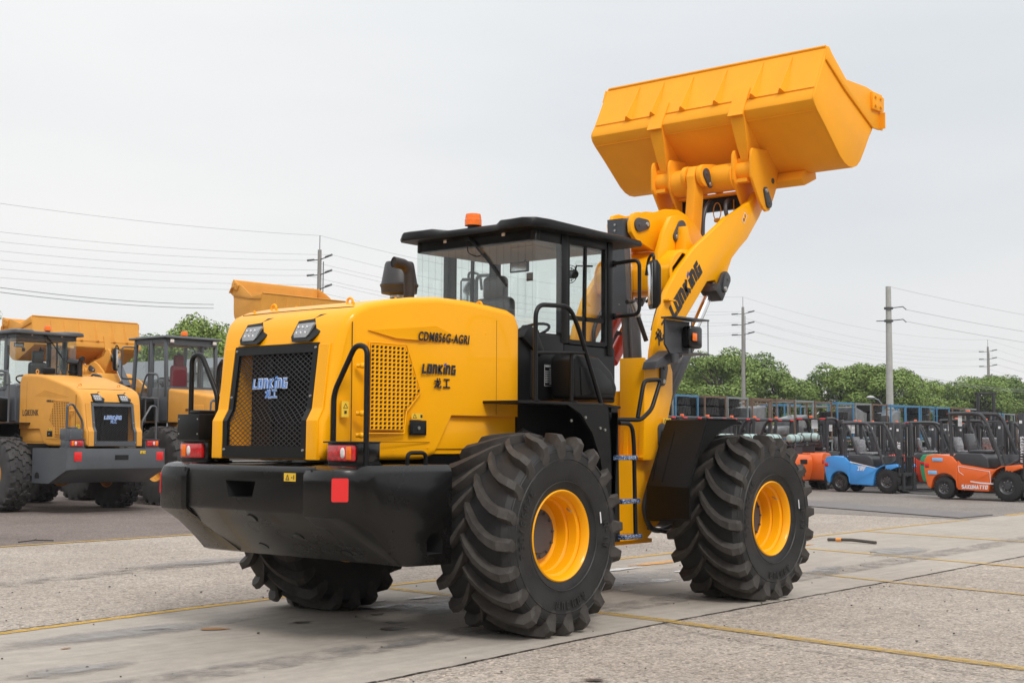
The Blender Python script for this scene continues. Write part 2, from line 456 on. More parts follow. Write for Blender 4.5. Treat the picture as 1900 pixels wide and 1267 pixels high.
def wheel(root, x, yc, zc, side, sty, rimm, rubm, txt=False):
    """part 'wheel' (rim) > tyre, hub ; side=-1 right"""
    Rr, hw, rr = sty['R'], sty['hw'], sty['rr']
    ko = .33 * hw / .375                              # outer flange plane offset
    prof = [(ko, rr + .004), (ko + .006, rr - .008), (ko - .006, rr - .020), (ko - .05, rr - .034), (ko - .065, rr - .028), (ko - .08, rr - .05), (ko - .15, rr - .062), (ko - .16, rr - .052),
            (ko - .175, rr - .07), (ko - .26, rr - .082), (ko - .275, rr - .10), (ko - .285, rr - .17), (ko - .28, .05)]
    back = [(-ko, rr + .004), (-ko, rr - .02), (-.05, rr - .09)]
    m = MB()
    m.lathe([(side * a, r) for a, r in prof], (x, yc, zc), 72)
    m.lathe([(side * a, r) for a, r in back], (x, yc, zc), 40)
    m.lathe([(side * (ko + .006), rr - .008), (side * (ko + .012), rr - .002), (side * (ko + .004), rr + .008)], (x, yc, zc), 72)
    rim = m.build('wheel', rimm, root)
    t = make_tyre_mb(sty)
    sx = side
    out_ = []
    for v in t.v:
        vx, vy, vz = v
        if sty.get('flip') and side: vx = -vx
        px, py, pz = x + vx, yc + vy, zc + vz
        if pz < 0.0:
            py += (py - yc) * .06; pz = 0.0
        elif pz < .12:
            py += (py - yc) * .05 * (1 - pz / .12)
        out_.append((px, py, pz))
    t.v = out_
    ty = t.build('tyre', [rubm, LUG] if sty['kind'] == 'agri' else rubm, rim, smooth=30)
    h = MB()
    d = ko - .27
    h.cyl((x, yc + side * (d - .02), zc), (x, yc + side * (d + .035), zc), rr * .60, rr * .57, 40)
    h.cyl((x, yc + side * (d + .03), zc), (x, yc + side * (d + .05), zc), rr * .45, rr * .42, 40)
    for q in range(12):
        a = 2 * PI * q / 12 + .1
        bx, bz = x + rr * .50 * math.cos(a), zc + rr * .50 * math.sin(a)
        h.cyl((bx, yc + side * (d + .03), bz), (bx, yc + side * (d + .055), bz), .012, .010, 6)
    h.build('hub', GRL, rim)
    if txt:
        s2 = MB()
        yy = yc + side * (hw + .001)
        # moulded size lettering around the sidewall
        def arc(text, a_start, rad, hh, stepk=.80):
            a = a_start
            for ch in text:
                if ch != ' ':
                    if ch in GL:
                        ls = GL[ch]
                    else:
                        ls = {'7': [[(.05, .9), (.58, .9), (.2, 0)]], '5': [[(.56, .9), (.1, .9), (.1, .52), (.55, .52), (.55, .1), (.08, .1)]], '0': [[(.1, .1), (.55, .1), (.55, .9), (.1, .9), (.1, .12)]],
                              '6': [[(.55, .9), (.1, .9), (.1, .1), (.55, .1), (.55, .5), (.12, .5)]], '2': [[(.08, .9), (.55, .9), (.55, .52), (.1, .48), (.1, .1), (.58, .1)]], '/': [[(.05, 0), (.5, 1)]], '-': [[(.1, .5), (.5, .5)]],
                              'W': [[(.04, 1), (.16, .05), (.3, .7), (.44, .05), (.58, 1)]], '1': [[(.3, 0), (.3, 1)]]}[ch]
                    # viewed from the right side (camera at -y): screen right = +x ; clockwise reading
                    ca, sa = math.cos(a), math.sin(a)
                    o = (x + rad * ca, yy, zc + rad * sa)
                    ux = (sa, 0, -ca); uy = (ca, 0, sa)
                    fn = frame_fn(o, ux, uy, (0, side, 0))
                    s2.strokes([[(p * hh, q_ * hh) for p, q_ in l] for l in ls], .17 * hh, fn, .004)
                a -= stepk * hh / rad
        for a_ in (('750/65R26', R(196), .50, .062, .95), ('R-1W', R(10), .50, .064), ('ARMOUR', R(-62), .505, .064, 1.0)):
            s2 = MB(); arc(*a_); s2.build('sidewall_lettering', TYT, rim)
        s4 = MB()
        for rr_ in (.425, .60, .668): s4.lathe([(0, rr_ - .004), (side * .006, rr_), (0, rr_ + .004)], (x, yc + side * (hw - (.012 if rr_ < .45 else .001 if rr_ < .65 else .012)), zc), 72)
        s4.build('mould_ring', TYT, rim)
        s4 = MB(); s4.tube([(x + .20, yc + side * (ko - .10), zc + .20), (x + .175, yc + side * (ko - .04), zc + .18)], .007, 6); s4.build('valve_stem', BOL, rim)
        s3 = MB(); s3.box(x + .45, x + .462, yy - .003 if side < 0 else yy, yy if side < 0 else yy + .003, zc + .08, zc + .17, rot=(R(-8), 'Y'))
        s3.build('white_tag', WHT, rim)
    return rim
MESHM = mat('mesh_grey', (.045, .045, .048), .4)
TYT = mat('tyre_lettering', (.016, .0155, .015), .5)

AGRI = dict(R=.807, hw=.375, rr=.352, kind='agri', n=20)
INDU = dict(R=.78, hw=.29, rr=.32, kind='block', n=20)
YEAR = None

def pin_cap(mb, p, q, y, side, r=.075, d=.02, mbb=None):
    """grey keeper plate (slot outline) from pin p to bolt q at plane y"""
    p, q = Vector((p[0], p[1])), Vector((q[0], q[1]))
    dv = (q - p); L = dv.length; a = math.atan2(dv.y, dv.x); pts = []
    for k in range(9):
        t = a + PI / 2 + PI * k / 8; pts.append((p.x + r * math.cos(t), p.y + r * math.sin(t)))
    for k in range(7):
        t = a - PI / 2 + PI * k / 6; pts.append((q.x + r * .7 * math.cos(t), q.y + r * .7 * math.sin(t)))
    mb.prism(pts, 'xz', y, y + side * d, bev=.004)
    if mbb is not None:
        mbb.cyl((q.x, y + side * d, q.y), (q.x, y + side * (d + .012), q.y), .026, .022, 10)
    mb.cyl((p.x, y + side * d, p.y), (p.x, y + side * (d + .008), p.y), .022, .018, 10)

def build_loader(label, loc=(0, 0, 0), rz=0, main=False, body=YEL, blk=BLK, cst=BLD, orgm=ORG, sty=AGRI, scale=1, boom_rot=0., bucket_rot=0., bucket_w=1.0,
                 model='', brand=True, cabstyle='panorama', group=None, detail=True, precl='cone', rubm=RUB):
    root = thing('wheel_loader', label, 'wheel loader', loc, rz, group, scale)
    B = lambda mb, n, m, p=root, **k: (each(mb, n, m, p) if n in EACH else mb.build(n, m, p, **k))
    WY = 1.28
    if sty is not AGRI: WY = sty.get('wy', 1.05)
    # ---------------- wheels and axles
    ZC = .768 if sty is AGRI else sty['R'] - .02
    for xx in (0, 3.256):
        for sd_ in (-1, 1):
            wheel(root, xx, sd_ * (WY if sd_ < 0 or not main else 1.15), ZC, sd_, sty, body, rubm, txt=main and sd_ < 0)
    for xx in (0, 3.256):
        m = MB(); m.cyl((xx, -WY + .1, ZC), (xx, WY - .1, ZC), .14, n=16); m.lathe([(-.3, .02), (-.27, .2), (0, .28), (.2, .2), (.3, .1)], (xx, 0, ZC), 16, axis='x'); m.cyl((xx, -WY + .05, ZC), (xx, -WY + .5, ZC), .2, .16); m.cyl((xx, WY - .05, ZC), (xx, WY - .5, ZC), .2, .16)
        B(m, 'axle', body if not main else GRL)
    # ---------------- rear frame under the hood
    m = MB()
    for s_ in (-1, 1):
        m.prism([(-1.35, 1.3), (1.35, 1.3), (1.55, 1.15), (1.55, .55), (1.2, .55), (.75, .95), (-.7, .95), (-1.35, .8)], 'xz', s_ * .42, s_ * .47)
    m.box(-1.2, 1.3, -.42, .42, .95, 1.32)
    m.box(-.6, 1.2, -.68, .68, 1.18, 1.40)
    m.cyl((.3, 0, .75), (3.0, 0, .75), .05, n=12)
    m.box(1.35, 2.1, -.3, .3, .5, .62); m.box(1.35, 2.1, -.3, .3, 1.25, 1.36)
    B(m, 'rear_frame', BLM)
    # ---------------- counterweight (rear bumper block)
    xr = -1.87 + (0 if main else .02)
    if main:
        m = MB()
        def cw(y0, y1, off, bev):
            # side profile in xz extruded over y
            p = [(-.80, 1.315), (xr + off + .02, 1.315), (xr + off, 1.28), (xr + off, .975), (xr + off + .16, .845), (-1.30, .585), (-.80, .575)]
            m.prism(p, 'xz', y0, y1, bev=bev, seg=3)
        cw(-.80, .72, .012, .012); wings = []
        pr = [(-.80, 1.30), (-1.2, 1.30), (xr + .13, 1.30), (xr, 1.0)]
        for s_ in (-1, 1):
            rings = []
            # wings: rounded top edge, outboard corner chamfered in plan
            ys = [.70, .735, 1.0, 1.025, 1.135, 1.165, 1.175]
            xo = [0.0, -.022, -.022, -.012, .095, .15, .22]
            for y_, o_ in zip(ys, xo):
                tp = 1.325 - (.035 if y_ > 1.14 else 0) - (.02 if y_ > 1.17 else 0)
                xx = xr + o_
                rings.append([(x_, s_ * y_, z_) for x_, z_ in ((-.79, tp), (xx + .13, tp), (xx + .07, tp - .010), (xx + .025, tp - .035), (xx + .003, tp - .075), (xx, tp - .12), (xx, .985), (xx + .012, .955), (max(xx + .16, xr + .17), .85), (-1.33, .60), (-1.27, .582), (-.79, .572))])
            wings.append((s_, rings))
        cwt = B(m, 'counterweight', cst, smooth=30)
        wo = {}
        for s_, rings in wings:
            mw = MB(); mw.loft(rings); wo[s_] = B(mw, 'counterweight_wing', cst, cwt, smooth=30)
        h = MB(); h.box(xr + .005, xr + .6, -.13, .22, 1.075, 1.195)
        c = MB(); c.prism([(.215, 1.195), (-.145, 1.195), (-.105, 1.07), (.18, 1.07)], 'yz', xr - .1, xr + .35)
        co = c.build('cut', DRK); boolean(cwt, co)
        c = MB()
        pts = [(-1.06, .66), (-.89, .66)] + [(-.975 + .085 * math.cos(PI * k / 8), .735 + .085 * math.sin(PI * k / 8)) for k in range(9)]
        c.prism(pts, 'xz', -1.3, -.95)
        co = c.build('cut', DRK); boolean(wo[-1], co)
        m = MB()
        for (px, py, pz) in ((xr + .085, -.02, .906), (-1.42, .28, .661), (-1.42, -.70, .661), (-1.60, -.35, .775)):
            nz_ = Vector((-.63, 0, -.777)) if px < -1.6 else Vector((-.536, 0, -.844))
            pp = Vector((px, py, pz)); m.cyl(pp - nz_ * .02, pp + nz_ * .003, .048, .045, 18)
        B(m, 'drain_plug', BLK, cwt)
        m = MB(); m.tube([(xr + .17, .98, .862), (xr + .165, -.95, .862)], .006, 6); m.tube([(xr + .0, .715, 1.29), (xr + .0, .715, .98), (xr + .16, .715, .86)], .006, 6); m.tube([(xr + .0, -.795, 1.29), (xr + .0, -.795, .98), (xr + .16, -.795, .86)], .006, 6)
        B(m, 'weld_seam', BLK, cwt)
        yR = 1.04
    else:
        m = MB(); yR = 1.04
        p = [(-.80, 1.31), (xr, 1.31), (xr, .90), (-1.25, .60), (-.80, .60)]
        m.prism(p, 'xz', -1.0, 1.0, bev=.01)
        for s_ in (-1, 1):
            m.loft([[(x_, s_ * y_, z_) for x_, z_ in ((-.8, 1.312), (xr + o_, 1.312), (xr + o_, .90 - o_ * .2), (-1.25, .60), (-.8, .60))] for y_, o_ in ((.99, 0), (1.10, .03), (1.16, .10))])
        cwt = B(m, 'counterweight', blk)
        m = MB(); m.box(xr - .004, xr + .01, -.20, .12, 1.08, 1.18); m.prism([(-1.0, .70), (-.88, .70), (-.88, .76), (-.9, .81), (-.94, .825), (-.98, .81), (-1.0, .76)], 'xz', 1.155, 1.163)
        each(m, 'recess_shade', DRK, cwt)  # raised black plates drawn as the shade of a pocket and an arch
    # reflectors (wrapping the outboard corner)
    for s_ in (-1, 1):
        m = MB(); x0_ = xr - .016 if main else xr - .004
        if main:
            a = Vector((xr - .012, s_ * 1.025, 0)); b = Vector((xr + .095, s_ * 1.135, 0)); dd = (b - a).normalized(); nn_ = Vector((-abs(dd.y), s_ * abs(dd.x), 0))
            c_ = [(0, 1.078), (0, 1.230), (.008, 1.238), (.112, 1.238), (.120, 1.230), (.120, 1.078), (.112, 1.070), (.008, 1.070)]
            ps = [a + dd * u + Vector((0, 0, z_)) for u, z_ in c_]
            m.add([p + nn_ * .007 for p in ps] + [p - nn_ * .01 for p in ps], [tuple(range(8)), tuple(range(15, 7, -1))] + [(i, (i + 1) % 8, (i + 1) % 8 + 8, i + 8) for i in range(8)])
        else: m.box(x0_, x0_ + .02, s_ * .965 - .085, s_ * .965 + .085, 1.06, 1.245, bev=.008)
        B(m, 'reflector', REDR, cwt)
    m = MB(); m.box(xr - (.003 if not main else -.009), xr + .02, -.62, -.45, 1.21, 1.29); m2 = MB()
    sy = MB(); sy.box(xr + (.007 if main else -.006), xr + .01, -.73 + .12, -.60 + .12, 1.205, 1.265)
    st_ = B(sy, 'warning_sticker', STK, cwt)
    sy = MB(); xx = xr + (.0045 if main else -.0085)
    fnw = frame_fn((xx, -.495, 1.213), (0, -1, 0), (0, 0, 1), (-1, 0, 0))
    sy.strokes([[(.012, .004), (.046, .004), (.029, .038)]], .005, fnw, .001, closed=(0,)); sy.strokes([[(.070, .02), (.085, .02)], [(.1, .006), (.1, .038)]], .007, fnw, .001)
    B(sy, 'sticker_symbol', TXT, st_)
    # small handles on the counterweight
    if main:
        for xs in ((-.93, -1.13), (-1.44, -1.62)):
            m = MB(); m.tube(fillet([(xs[0], -1.03, 1.31), (xs[0], -1.03, 1.415), (xs[1], -1.03, 1.415), (xs[1], -1.03, 1.31)], .05), .016, 8)
            B(m, 'handle', BLM, cwt)
    # ---------------- tail lights
    for s_ in (-1, 1):
        m = MB(); y0, y1 = s_ * .72, s_ * 1.065
        if s_ > 0: y0, y1 = .70, 1.075
        m.box(-1.68, -1.42, min(y0, y1) , max(y0, y1), 1.315, 1.335)
        m.box(-1.70, -1.44, min(y0, y1), max(y0, y1), 1.488, 1.50, bev=.003); m.box(-1.66, -1.44, min(y0, y1) + .01, max(y0, y1) - .01, 1.33, 1.49, bev=.003)
        th_ = B(m, 'tail_light', blk)
        ys = sorted((s_ * .865, s_ * 1.03))
        m = MB(); yy0, yy1 = sorted((s_ * .755, s_ * 1.04)); m.box(-1.692, -1.655, yy0, yy1, 1.355, 1.475, bev=.012)
        B(m, 'red_lens', REDL, th_)
        m = MB(); ya = s_ * (.99); m.box(-1.697, -1.66, ya - .028, ya + .028, 1.365, 1.465, bev=.008); B(m, 'amber_lens', AMB, th_)
        m = MB(); m.sphere((-1.690, s_ * .925, 1.415), .034, 12, (.35, .8, 1.25)); B(m, 'white_lens', WLE, th_)
    # ---------------- guard rails by the hood
    tr = .021
    for s_ in (-1, 1):
        xa = -1.58
        P = fillet([(xa, s_ * .70, 1.50 if s_ < 0 else 1.33), (xa, s_ * .70, 1.86), (xa, s_ * .93, 2.21), (xa, s_ * 1.055, 2.19), (xa, s_ * 1.055, 1.31)], .075, 6)
        m = MB(); m.tube(P, tr, 12); m.cyl((xa, s_ * 1.055, 1.31), (xa, s_ * 1.055, 1.33), .04)
        B(m, 'guard_rail', blk if not main else BLM)
    m = MB(); m.box(-1.70, -1.42, .78, 1.07, 1.50, 1.71, bev=.004); m.box(-1.64, -1.46, .86, 1.0, 1.705, 1.745, bev=.015)
    bx = B(m, 'battery_box', blk if not main else BLM)
    m = MB()
    for yy in (.80, 1.05):
        for zz in (1.55, 1.67): m.cyl((-1.703, yy, zz), (-1.70, yy, zz), .007, n=6)
    B(m, 'bolt', BOL, bx)
    # ---------------- hood
    HT = [(-1.667, 1.355), (-1.665, 1.655), (-1.612, 1.745), (-1.552, 2.225), (-1.515, 2.36), (-1.47, 2.445), (-1.40, 2.505), (-1.28, 2.555), (-1.05, 2.60), (-.80, 2.635), (-.50, 2.662), (-.15, 2.660), (.15, 2.640), (.36, 2.620), (.46, 2.585), (.512, 2.49)]
    HB = [(.512, 1.40), (-.50, 1.40), (-.66, 1.355)]
    if cabstyle == 'panorama':
        m = MB(); m.prism(HT + HB, 'xz', -.75, .75, bev=.052, seg=4, ang=60)
        # fascia chamfer: pull rear corners in, crown the top
        def shape(v):
            x_, y_, z_ = v
            if x_ < -1.42 and abs(y_) > .55:
                t = min(1, (-1.42 - x_) / .2); y_ = math.copysign(abs(y_) - t * .085, y_)
            if z_ > 2.36 and x_ > -1.5: z_ += .03 * (1 - (y_ / .75) ** 2) * min(1, (x_ + 1.5) / .5)
            if x_ < -1.42:
                pass
            return (x_, y_, z_)
        m.v = [shape(v) for v in m.v]
        hood = m.build('hood', body)
        # grille opening
        fx = lambda z: -1.667 if z < 1.655 else (-1.665 + (z - 1.655) / .09 * .053 if z < 1.745 else -1.612 + (z - 1.745) / .48 * .060)
        c = MB(); c.prism([(-2.1, 1.38), (-2.1, 2.25), (-.95, 2.25), (-.95, 1.38)], 'xz', -.492, .492)
        co = c.build('cut', [body if detail else DRK]); boolean(hood, co)
        if detail:
            for s_ in (-1, 1):
                c = MB()
                c.prism([(-.62, 1.30), (-.345, 1.712), (.60, 1.712), (.60, 1.30)], 'xz', s_ * .695, s_ * .9)
                co = c.build('cut', body); boolean(hood, co)
                poly = [(-1.262, 2.24), (-.885, 2.24), (-.73, 1.89), (-.885, 1.74), (-.91, 1.575), (-1.262, 1.575)]
                def inside(u, v):
                    r_ = False; n = len(poly)
                    for i in range(n):
                        (x1, y1), (x2, y2) = poly[i], poly[i - 1]
                        if (y1 > v) != (y2 > v) and u < (x2 - x1) * (v - y1) / (y2 - y1) + x1: r_ = not r_
                    return r_
                ya, yb = s_ * .7512, s_ * .7575; c = MB(); dk = MB()
                for j in range(20):
                    zz = 2.222 - j * .0325
                    for i in range(12):
                        xx = -1.238 + i * .0455
                        if not inside(xx, zz): continue
                        O_ = [(xx - .02275, zz - .01625), (xx + .02275, zz - .01625), (xx + .02275, zz + .01625), (xx - .02275, zz + .01625)]
                        I_ = [(xx - .018, zz - .0105), (xx + .011, zz - .0105), (xx + .018, zz + .0105), (xx - .011, zz + .0105)]
                        vs = [(u, yb, v) for u, v in O_ + I_] + [(u, ya, v) for u, v in I_] + [(u, ya, v) for u, v in O_]
                        c.add(vs, [(k, (k + 1) % 4, (k + 1) % 4 + 4, k + 4) for k in range(4)] + [(4 + k, 4 + (k + 1) % 4, 8 + (k + 1) % 4, 8 + k) for k in range(4)])
                        dk.add([(u, s_ * .7514, v) for u, v in I_], [(0, 1, 2, 3)])  # black face behind each slot stands for the shade inside the hood
                vp = B(c, 'vent_panel', body, hood, smooth=0); B(dk, 'vent_shade', DRK, vp, smooth=0)
                m = MB(); o3 = [(p_[0], p_[1]) for p_ in poly]
                m.tube([(u, s_ * .7515, v) for u, v in [(-1.275, 2.255), (-.875, 2.255), (-.705, 1.89), (-.868, 1.732), (-.893, 1.56), (-1.275, 1.56), (-1.275, 2.255)]], .007, 6)
                B(m, 'vent_rim', body, vp)
                m = MB(); m.prism([(-.60, 1.44), (-.33, 1.697), (.45, 1.697), (.45, 1.44)], 'xz', s_ * .6952, s_ * .708, bev=.003)
                B(m, 'lower_door', body, hood)
                # seams
                m = MB(); m.box(-1.449, -1.444, s_ * .745, s_ * .7512, 1.37, 2.40); m.box(.198, .202, s_ * .745, s_ * .7512, 1.72, 2.52); m.box(-1.446, -.60, s_ * .745, s_ * .7512, 1.492, 1.496)
                B(m, 'panel_seam', mat('seam', (.10, .045, .004), .7), hood)
                # raised shoulder facet
                m = MB(); f3 = [(-1.28, s_ * .7505, 2.345), (-.55, s_ * .762, 2.425), (-.10, s_ * .7505, 2.30), (-.98, s_ * .7505, 2.30)]
                m.add([Vector(p) for p in f3] + [(p[0], s_ * .70, p[2]) for p in f3], [(0, 1, 2), (0, 2, 3), (4, 6, 5), (4, 7, 6), (0, 4, 5, 1), (1, 5, 6, 2), (2, 6, 7, 3), (3, 7, 4, 0)])
                B(m, 'shoulder_panel', body, hood, smooth=10)
                # latch, hinges, rivets
                m = MB(); m.box(-.832, -.642, s_ * .748, s_ * .756, 1.548, 1.665, bev=.004); lt = B(m, 'latch', BLM, hood)
                m = MB(); m.box(-.80, -.67, s_ * .7562, s_ * .7575, 1.565, 1.645); B(m, 'latch_shade', DRK, lt)  # thin black plate painted in place of a shaded finger pocket
                m = MB(); m.cyl((-.735, s_ * .757, 1.605), (-.735, s_ * .766, 1.605), .014, n=12); B(m, 'latch_button', BOL, lt)
                m = MB()
                for zz in (2.07, 1.71, 1.545): m.cyl((-1.40, s_ * .75, zz), (-1.34, s_ * .80, zz), .018, n=10); m.sphere((-1.375, s_ * .785, zz), .024, 10)
                for xx, zz in ((.06, 2.40), (.06, 2.10), (.06, 1.80), (.22, 2.12), (.38, 2.12), (-1.0, 1.43), (-.62, 1.45)): m.sphere((xx, s_ * .750, zz), .009, 8, (1, .5, 1))
                B(m, 'hinge', body, hood)
                sy = MB(); sy.box(-.81, -.685, s_ * .751, s_ * .753, 1.672, 1.722); st2 = B(sy, 'warning_sticker', STK, hood)
                sy = MB(); fnw = frame_fn((-.80, s_ * .7525, 1.68), (1, 0, 0), (0, 0, 1), (0, s_, 0))
                sy.strokes([[(.006, .004), (.044, .004), (.025, .034)]], .004, fnw, .001, closed=(0,)); sy.strokes([[(.06 + .04, .006), (.06 + .04, .03)]], .022, fnw, .001)
                B(sy, 'sticker_symbol', TXT, st2)
                sy = MB(); sy.box(-1.525, -1.468, s_ * .744 - .004 * s_, s_ * .753, 1.68, 1.80)
                sy.v = [(x_, y_ - s_ * .03 * max(0, (-1.44 - x_) / .1), z_) for x_, y_, z_ in sy.v]
                st2 = B(sy, 'warning_sticker', STK, hood)
                sy = MB(); fnw = frame_fn((-1.518, s_ * .7495 - s_ * .018, 1.69), (1, s_ * .22, 0), (0, 0, 1), (0, s_, 0))
                sy.strokes([[(.006, .058), (.040, .058), (.023, .09)]], .004, fnw, .001, closed=(0,)); sy.strokes([[(.023, .015), (.023, .038)]], .02, fnw, .001)
                B(sy, 'sticker_symbol', TXT, st2)
        hood.parent = root
        # lettering on the flanks
        if brand and detail:
            for s_ in (-1, 1):
                ux = (1, 0, 0) if s_ < 0 else (-1, 0, 0)
                def org(x0, ln, z0): return (x0 if s_ < 0 else x0 + ln, s_ * .7515, z0)
                if main:
                    h_ = .075; L_ = wlen('LONKING', h_, .88)
                    m = MB(); word(m, 'LONKING', h_, frame_fn(org(-.697, L_, 2.040), ux, (0, 0, 1), (0, s_, 0), .12), .27, 0, adv=.84, flag=True); B(m, 'brand_lettering', [TXT, BLU], hood)
                    m = MB(); g = .0085
                    fn = frame_fn(org(-.56, .21, 1.925), ux, (0, 0, 1), (0, s_, 0), .0)
                    m.strokes([[(a * g, b * g) for a, b in l] for l in LONG_CH], .0125, fn, .003); m.strokes([[(a * g + .105, b * g) for a, b in l] for l in GONG_CH], .0125, fn, .003)
                    B(m, 'character_lettering', TXT, hood)
                    font_text('model_lettering', model, .097, M4((-.752, s_ * .760, 2.30) if s_ < 0 else (-.16, s_ * .760, 2.30), ux, (0, s_ * .12, 1), (0, s_, 0)), TXT, hood, .0035, .80)
                else:
                    m = MB(); h_ = .035; word(m, 'LONKING', h_, frame_fn(org(-.95, .36, 2.22), ux, (0, 0, 1), (0, s_, 0), .2), .2, 0, adv=.84, flag=True)
                    fn = frame_fn(org(-.95 + (.2 if s_ < 0 else -.2), .36, 2.22), ux, (0, 0, 1), (0, s_, 0), .0); g = .0036
                    m.strokes([[(a * g, b * g) for a, b in l] for l in LONG_CH], .005, fn, .003); m.strokes([[(a * g + .045, b * g) for a, b in l] for l in GONG_CH], .005, fn, .003)
                    B(m, 'brand_lettering', [TXT, BLU], hood)
                    font_text('model_lettering', model, .175, M4((-.1, s_ * .753, 1.99) if s_ < 0 else (.35, s_ * .753, 1.99), ux, (0, 0, 1), (0, s_, 0)), TXT, hood, .004, .8)
        for s_ in (-1, 1):
            m = MB(); P_ = [(fx(z) - .016, z) for z in (1.358, 1.655, 1.745, 1.9, 2.1, 2.235)]; Q_ = [(x_ + .04, z_) for x_, z_ in P_]
            m.prism(P_ + Q_[::-1], 'xz', *sorted((s_ * .506, s_ * .632)), bev=.006, ang=8); B(m, 'fascia_strip', body, hood, smooth=20)
        # grille: frame, expanded mesh, radiator
        m = MB(); wf = .055
        def fseg(za, zb, y0, y1, o_=.004):
            xa, xb = fx(za) - .012, fx(zb) - .012
            vs = [(xa, y0, za), (xa, y1, za), (xb, y1, zb), (xb, y0, zb)]; vs += [(x_ + .03, y_, z_) for x_, y_, z_ in vs]
            m.add(vs, [(0, 1, 2, 3), (7, 6, 5, 4), (0, 4, 5, 1), (1, 5, 6, 2), (2, 6, 7, 3), (3, 7, 4, 0)])
        for s_ in (-1, 1):
            for za, zb in ((1.37, 1.655), (1.655, 1.745), (1.745, 2.175)): fseg(za, zb, s_ * .50, s_ * (.50 - wf))
        fseg(2.175, 2.245, -.50, .50); fseg(1.365, 1.46, -.4448, .4448)
        gf = B(m, 'grille_frame', BLM if main else blk, hood)
        m = MB()
        for s_ in (-1, 1):
            for zz in (1.43, 1.84, 2.21): m.cyl((fx(zz) - .012, s_ * .474, zz), (fx(zz) - .022, s_ * .474, zz), .011, .009, 8)
        B(m, 'bolt', BOL, gf)
        m = MB()   # expanded metal: crossing fine bars
        dy, dz, th_ = .062, .0265, .0028
        y0, y1, z0, z1 = -.445, .445, 1.46, 2.178
        for fam in (1, -1):
            k0 = -40
            for k in range(-45, 75):
                # line z = z0 + k*dz*2 + fam*(y-y0)*dz/dy... clipped
                pts = []
                sl = fam * dz * 2 / dy / 1.35
                base = z0 + k * dz * 1.48
                a = y0; b = y1
                za, zb = base, base + sl * (y1 - y0)
                if sl > 0:
                    if za < z0: a = y0 + (z0 - base) / sl
                    if zb > z1: b = y0 + (z1 - base) / sl
                else:
                    if za > z1: a = y0 + (z1 - base) / sl
                    if zb < z0: b = y0 + (z0 - base) / sl
                if b - a < .01: continue
                n = max(1, int((b - a) / .05))
                P = []
                for i in range(n + 1):
                    yy = a + (b - a) * i / n; zz = base + sl * (yy - y0); P.append((fx(zz) + .006, yy, zz))
                for i in range(n):
                    p, q = Vector(P[i]), Vector(P[i + 1])
                    vs = [p + Vector((0, 0, -th_)), q + Vector((0, 0, -th_)), q + Vector((0, 0, th_)), p + Vector((0, 0, th_)), p + Vector((.004, 0, -th_)), q + Vector((.004, 0, -th_)), q + Vector((.004, 0, th_)), p + Vector((.004, 0, th_))]
                    m.add(vs, [(0, 1, 2, 3), (0, 4, 5, 1), (3, 2, 6, 7)])
        B(m, 'grille_mesh', MESHM, hood, smooth=0)
        m = MB(); m.box(-1.45, -1.30, -.488, .14, 1.385, 2.245); m.box(-1.40, -1.28, .14, .488, 1.385, 2.245); m.box(-1.48, -1.45, .14, .17, 1.39, 2.24)
        for k in range(40): m.box(-1.462, -1.45, -.48 + k * .0143, -.474 + k * .0143, 1.41, 2.23)
        B(m, 'radiator', BLM, hood, smooth=0)
        # badge
        m = MB(); xb = fx(1.95) - .014
        m.box(xb, xb + .012, -.165, .165, 1.90, 1.985); m.box(xb, xb + .012, -.075, .075, 1.825, 1.905 - .006)
        bd = B(m, 'badge', BLM, hood)
        for (mm, wd_, dp, nm) in ((WHT, .30, .002, 'badge_outline'), (LBL, .15, .006, 'badge_lettering')):
            m = MB(); h_ = .078; L_ = wlen('LONKING', h_, .86)
            word(m, 'LONKING', h_, frame_fn((xb, L_ / 2 + .01, 1.905), (0, -1, 0), (0, 0, 1), (-1, 0, 0), .15), wd_, 0, dp, adv=.87, flag=True, flag_mi=0)
            g = .0072; fn = frame_fn((xb, .075, 1.828), (0, -1, 0), (0, 0, 1), (-1, 0, 0), 0)
            w2 = .016 if wd_ > .2 else .008
            m.strokes([[(a * g, b * g) for a, b in l] for l in LONG_CH], w2, fn, dp); m.strokes([[(a * g + .078, b * g) for a, b in l] for l in GONG_CH], w2, fn, dp)
            B(m, nm, mm, bd)
        # headlights: dark wedge pods on the shoulder of the fascia
        for s_ in (-1, 1):
            yc = .318 if s_ > 0 else -.312
            tw = -.0
            m = MB()
            o = [(.135, 2.43), (-.03, 2.44), (-.07, 2.475), (-.245, 2.482), (-.15, 2.31), (-.10, 2.260), (.10, 2.260), (.132, 2.30)]
            def fz(z): return -1.547 + max(0, z - 2.25) * .42 + (max(0, z - 2.38) * .5)
            for (sc2, dx, nm) in ((1, 0, 0),):
                n = len(o)
                vs = [(fz(z) - .038 * (1 if y > -.13 else .45), yc + y, z) for y, z in o] + [(fz(z) + .10, yc + y, z) for y, z in o]
                m.add(vs, [tuple(range(n)), tuple(range(2 * n - 1, n - 1, -1))] + [(i, (i + 1) % n, (i + 1) % n + n, i + n) for i in range(n)])
            hl = B(m, 'headlight', BLM, hood, smooth=0)
            m = MB(); o2 = [(.112, 2.404), (-.070, 2.410), (-.080, 2.392), (-.062, 2.312), (-.045, 2.292), (.09, 2.292), (.11, 2.32)]
            n = len(o2)
            vs = [(fz(z) - .041, yc + y, z) for y, z in o2] + [(fz(z) + .0, yc + y, z) for y, z in o2]
            m.add(vs, [tuple(range(n)), tuple(range(2 * n - 1, n - 1, -1))] + [(i, (i + 1) % n, (i + 1) % n + n, i + n) for i in range(n)])
            B(m, 'lamp_lens', LAM, hl, smooth=0)
            m = MB()
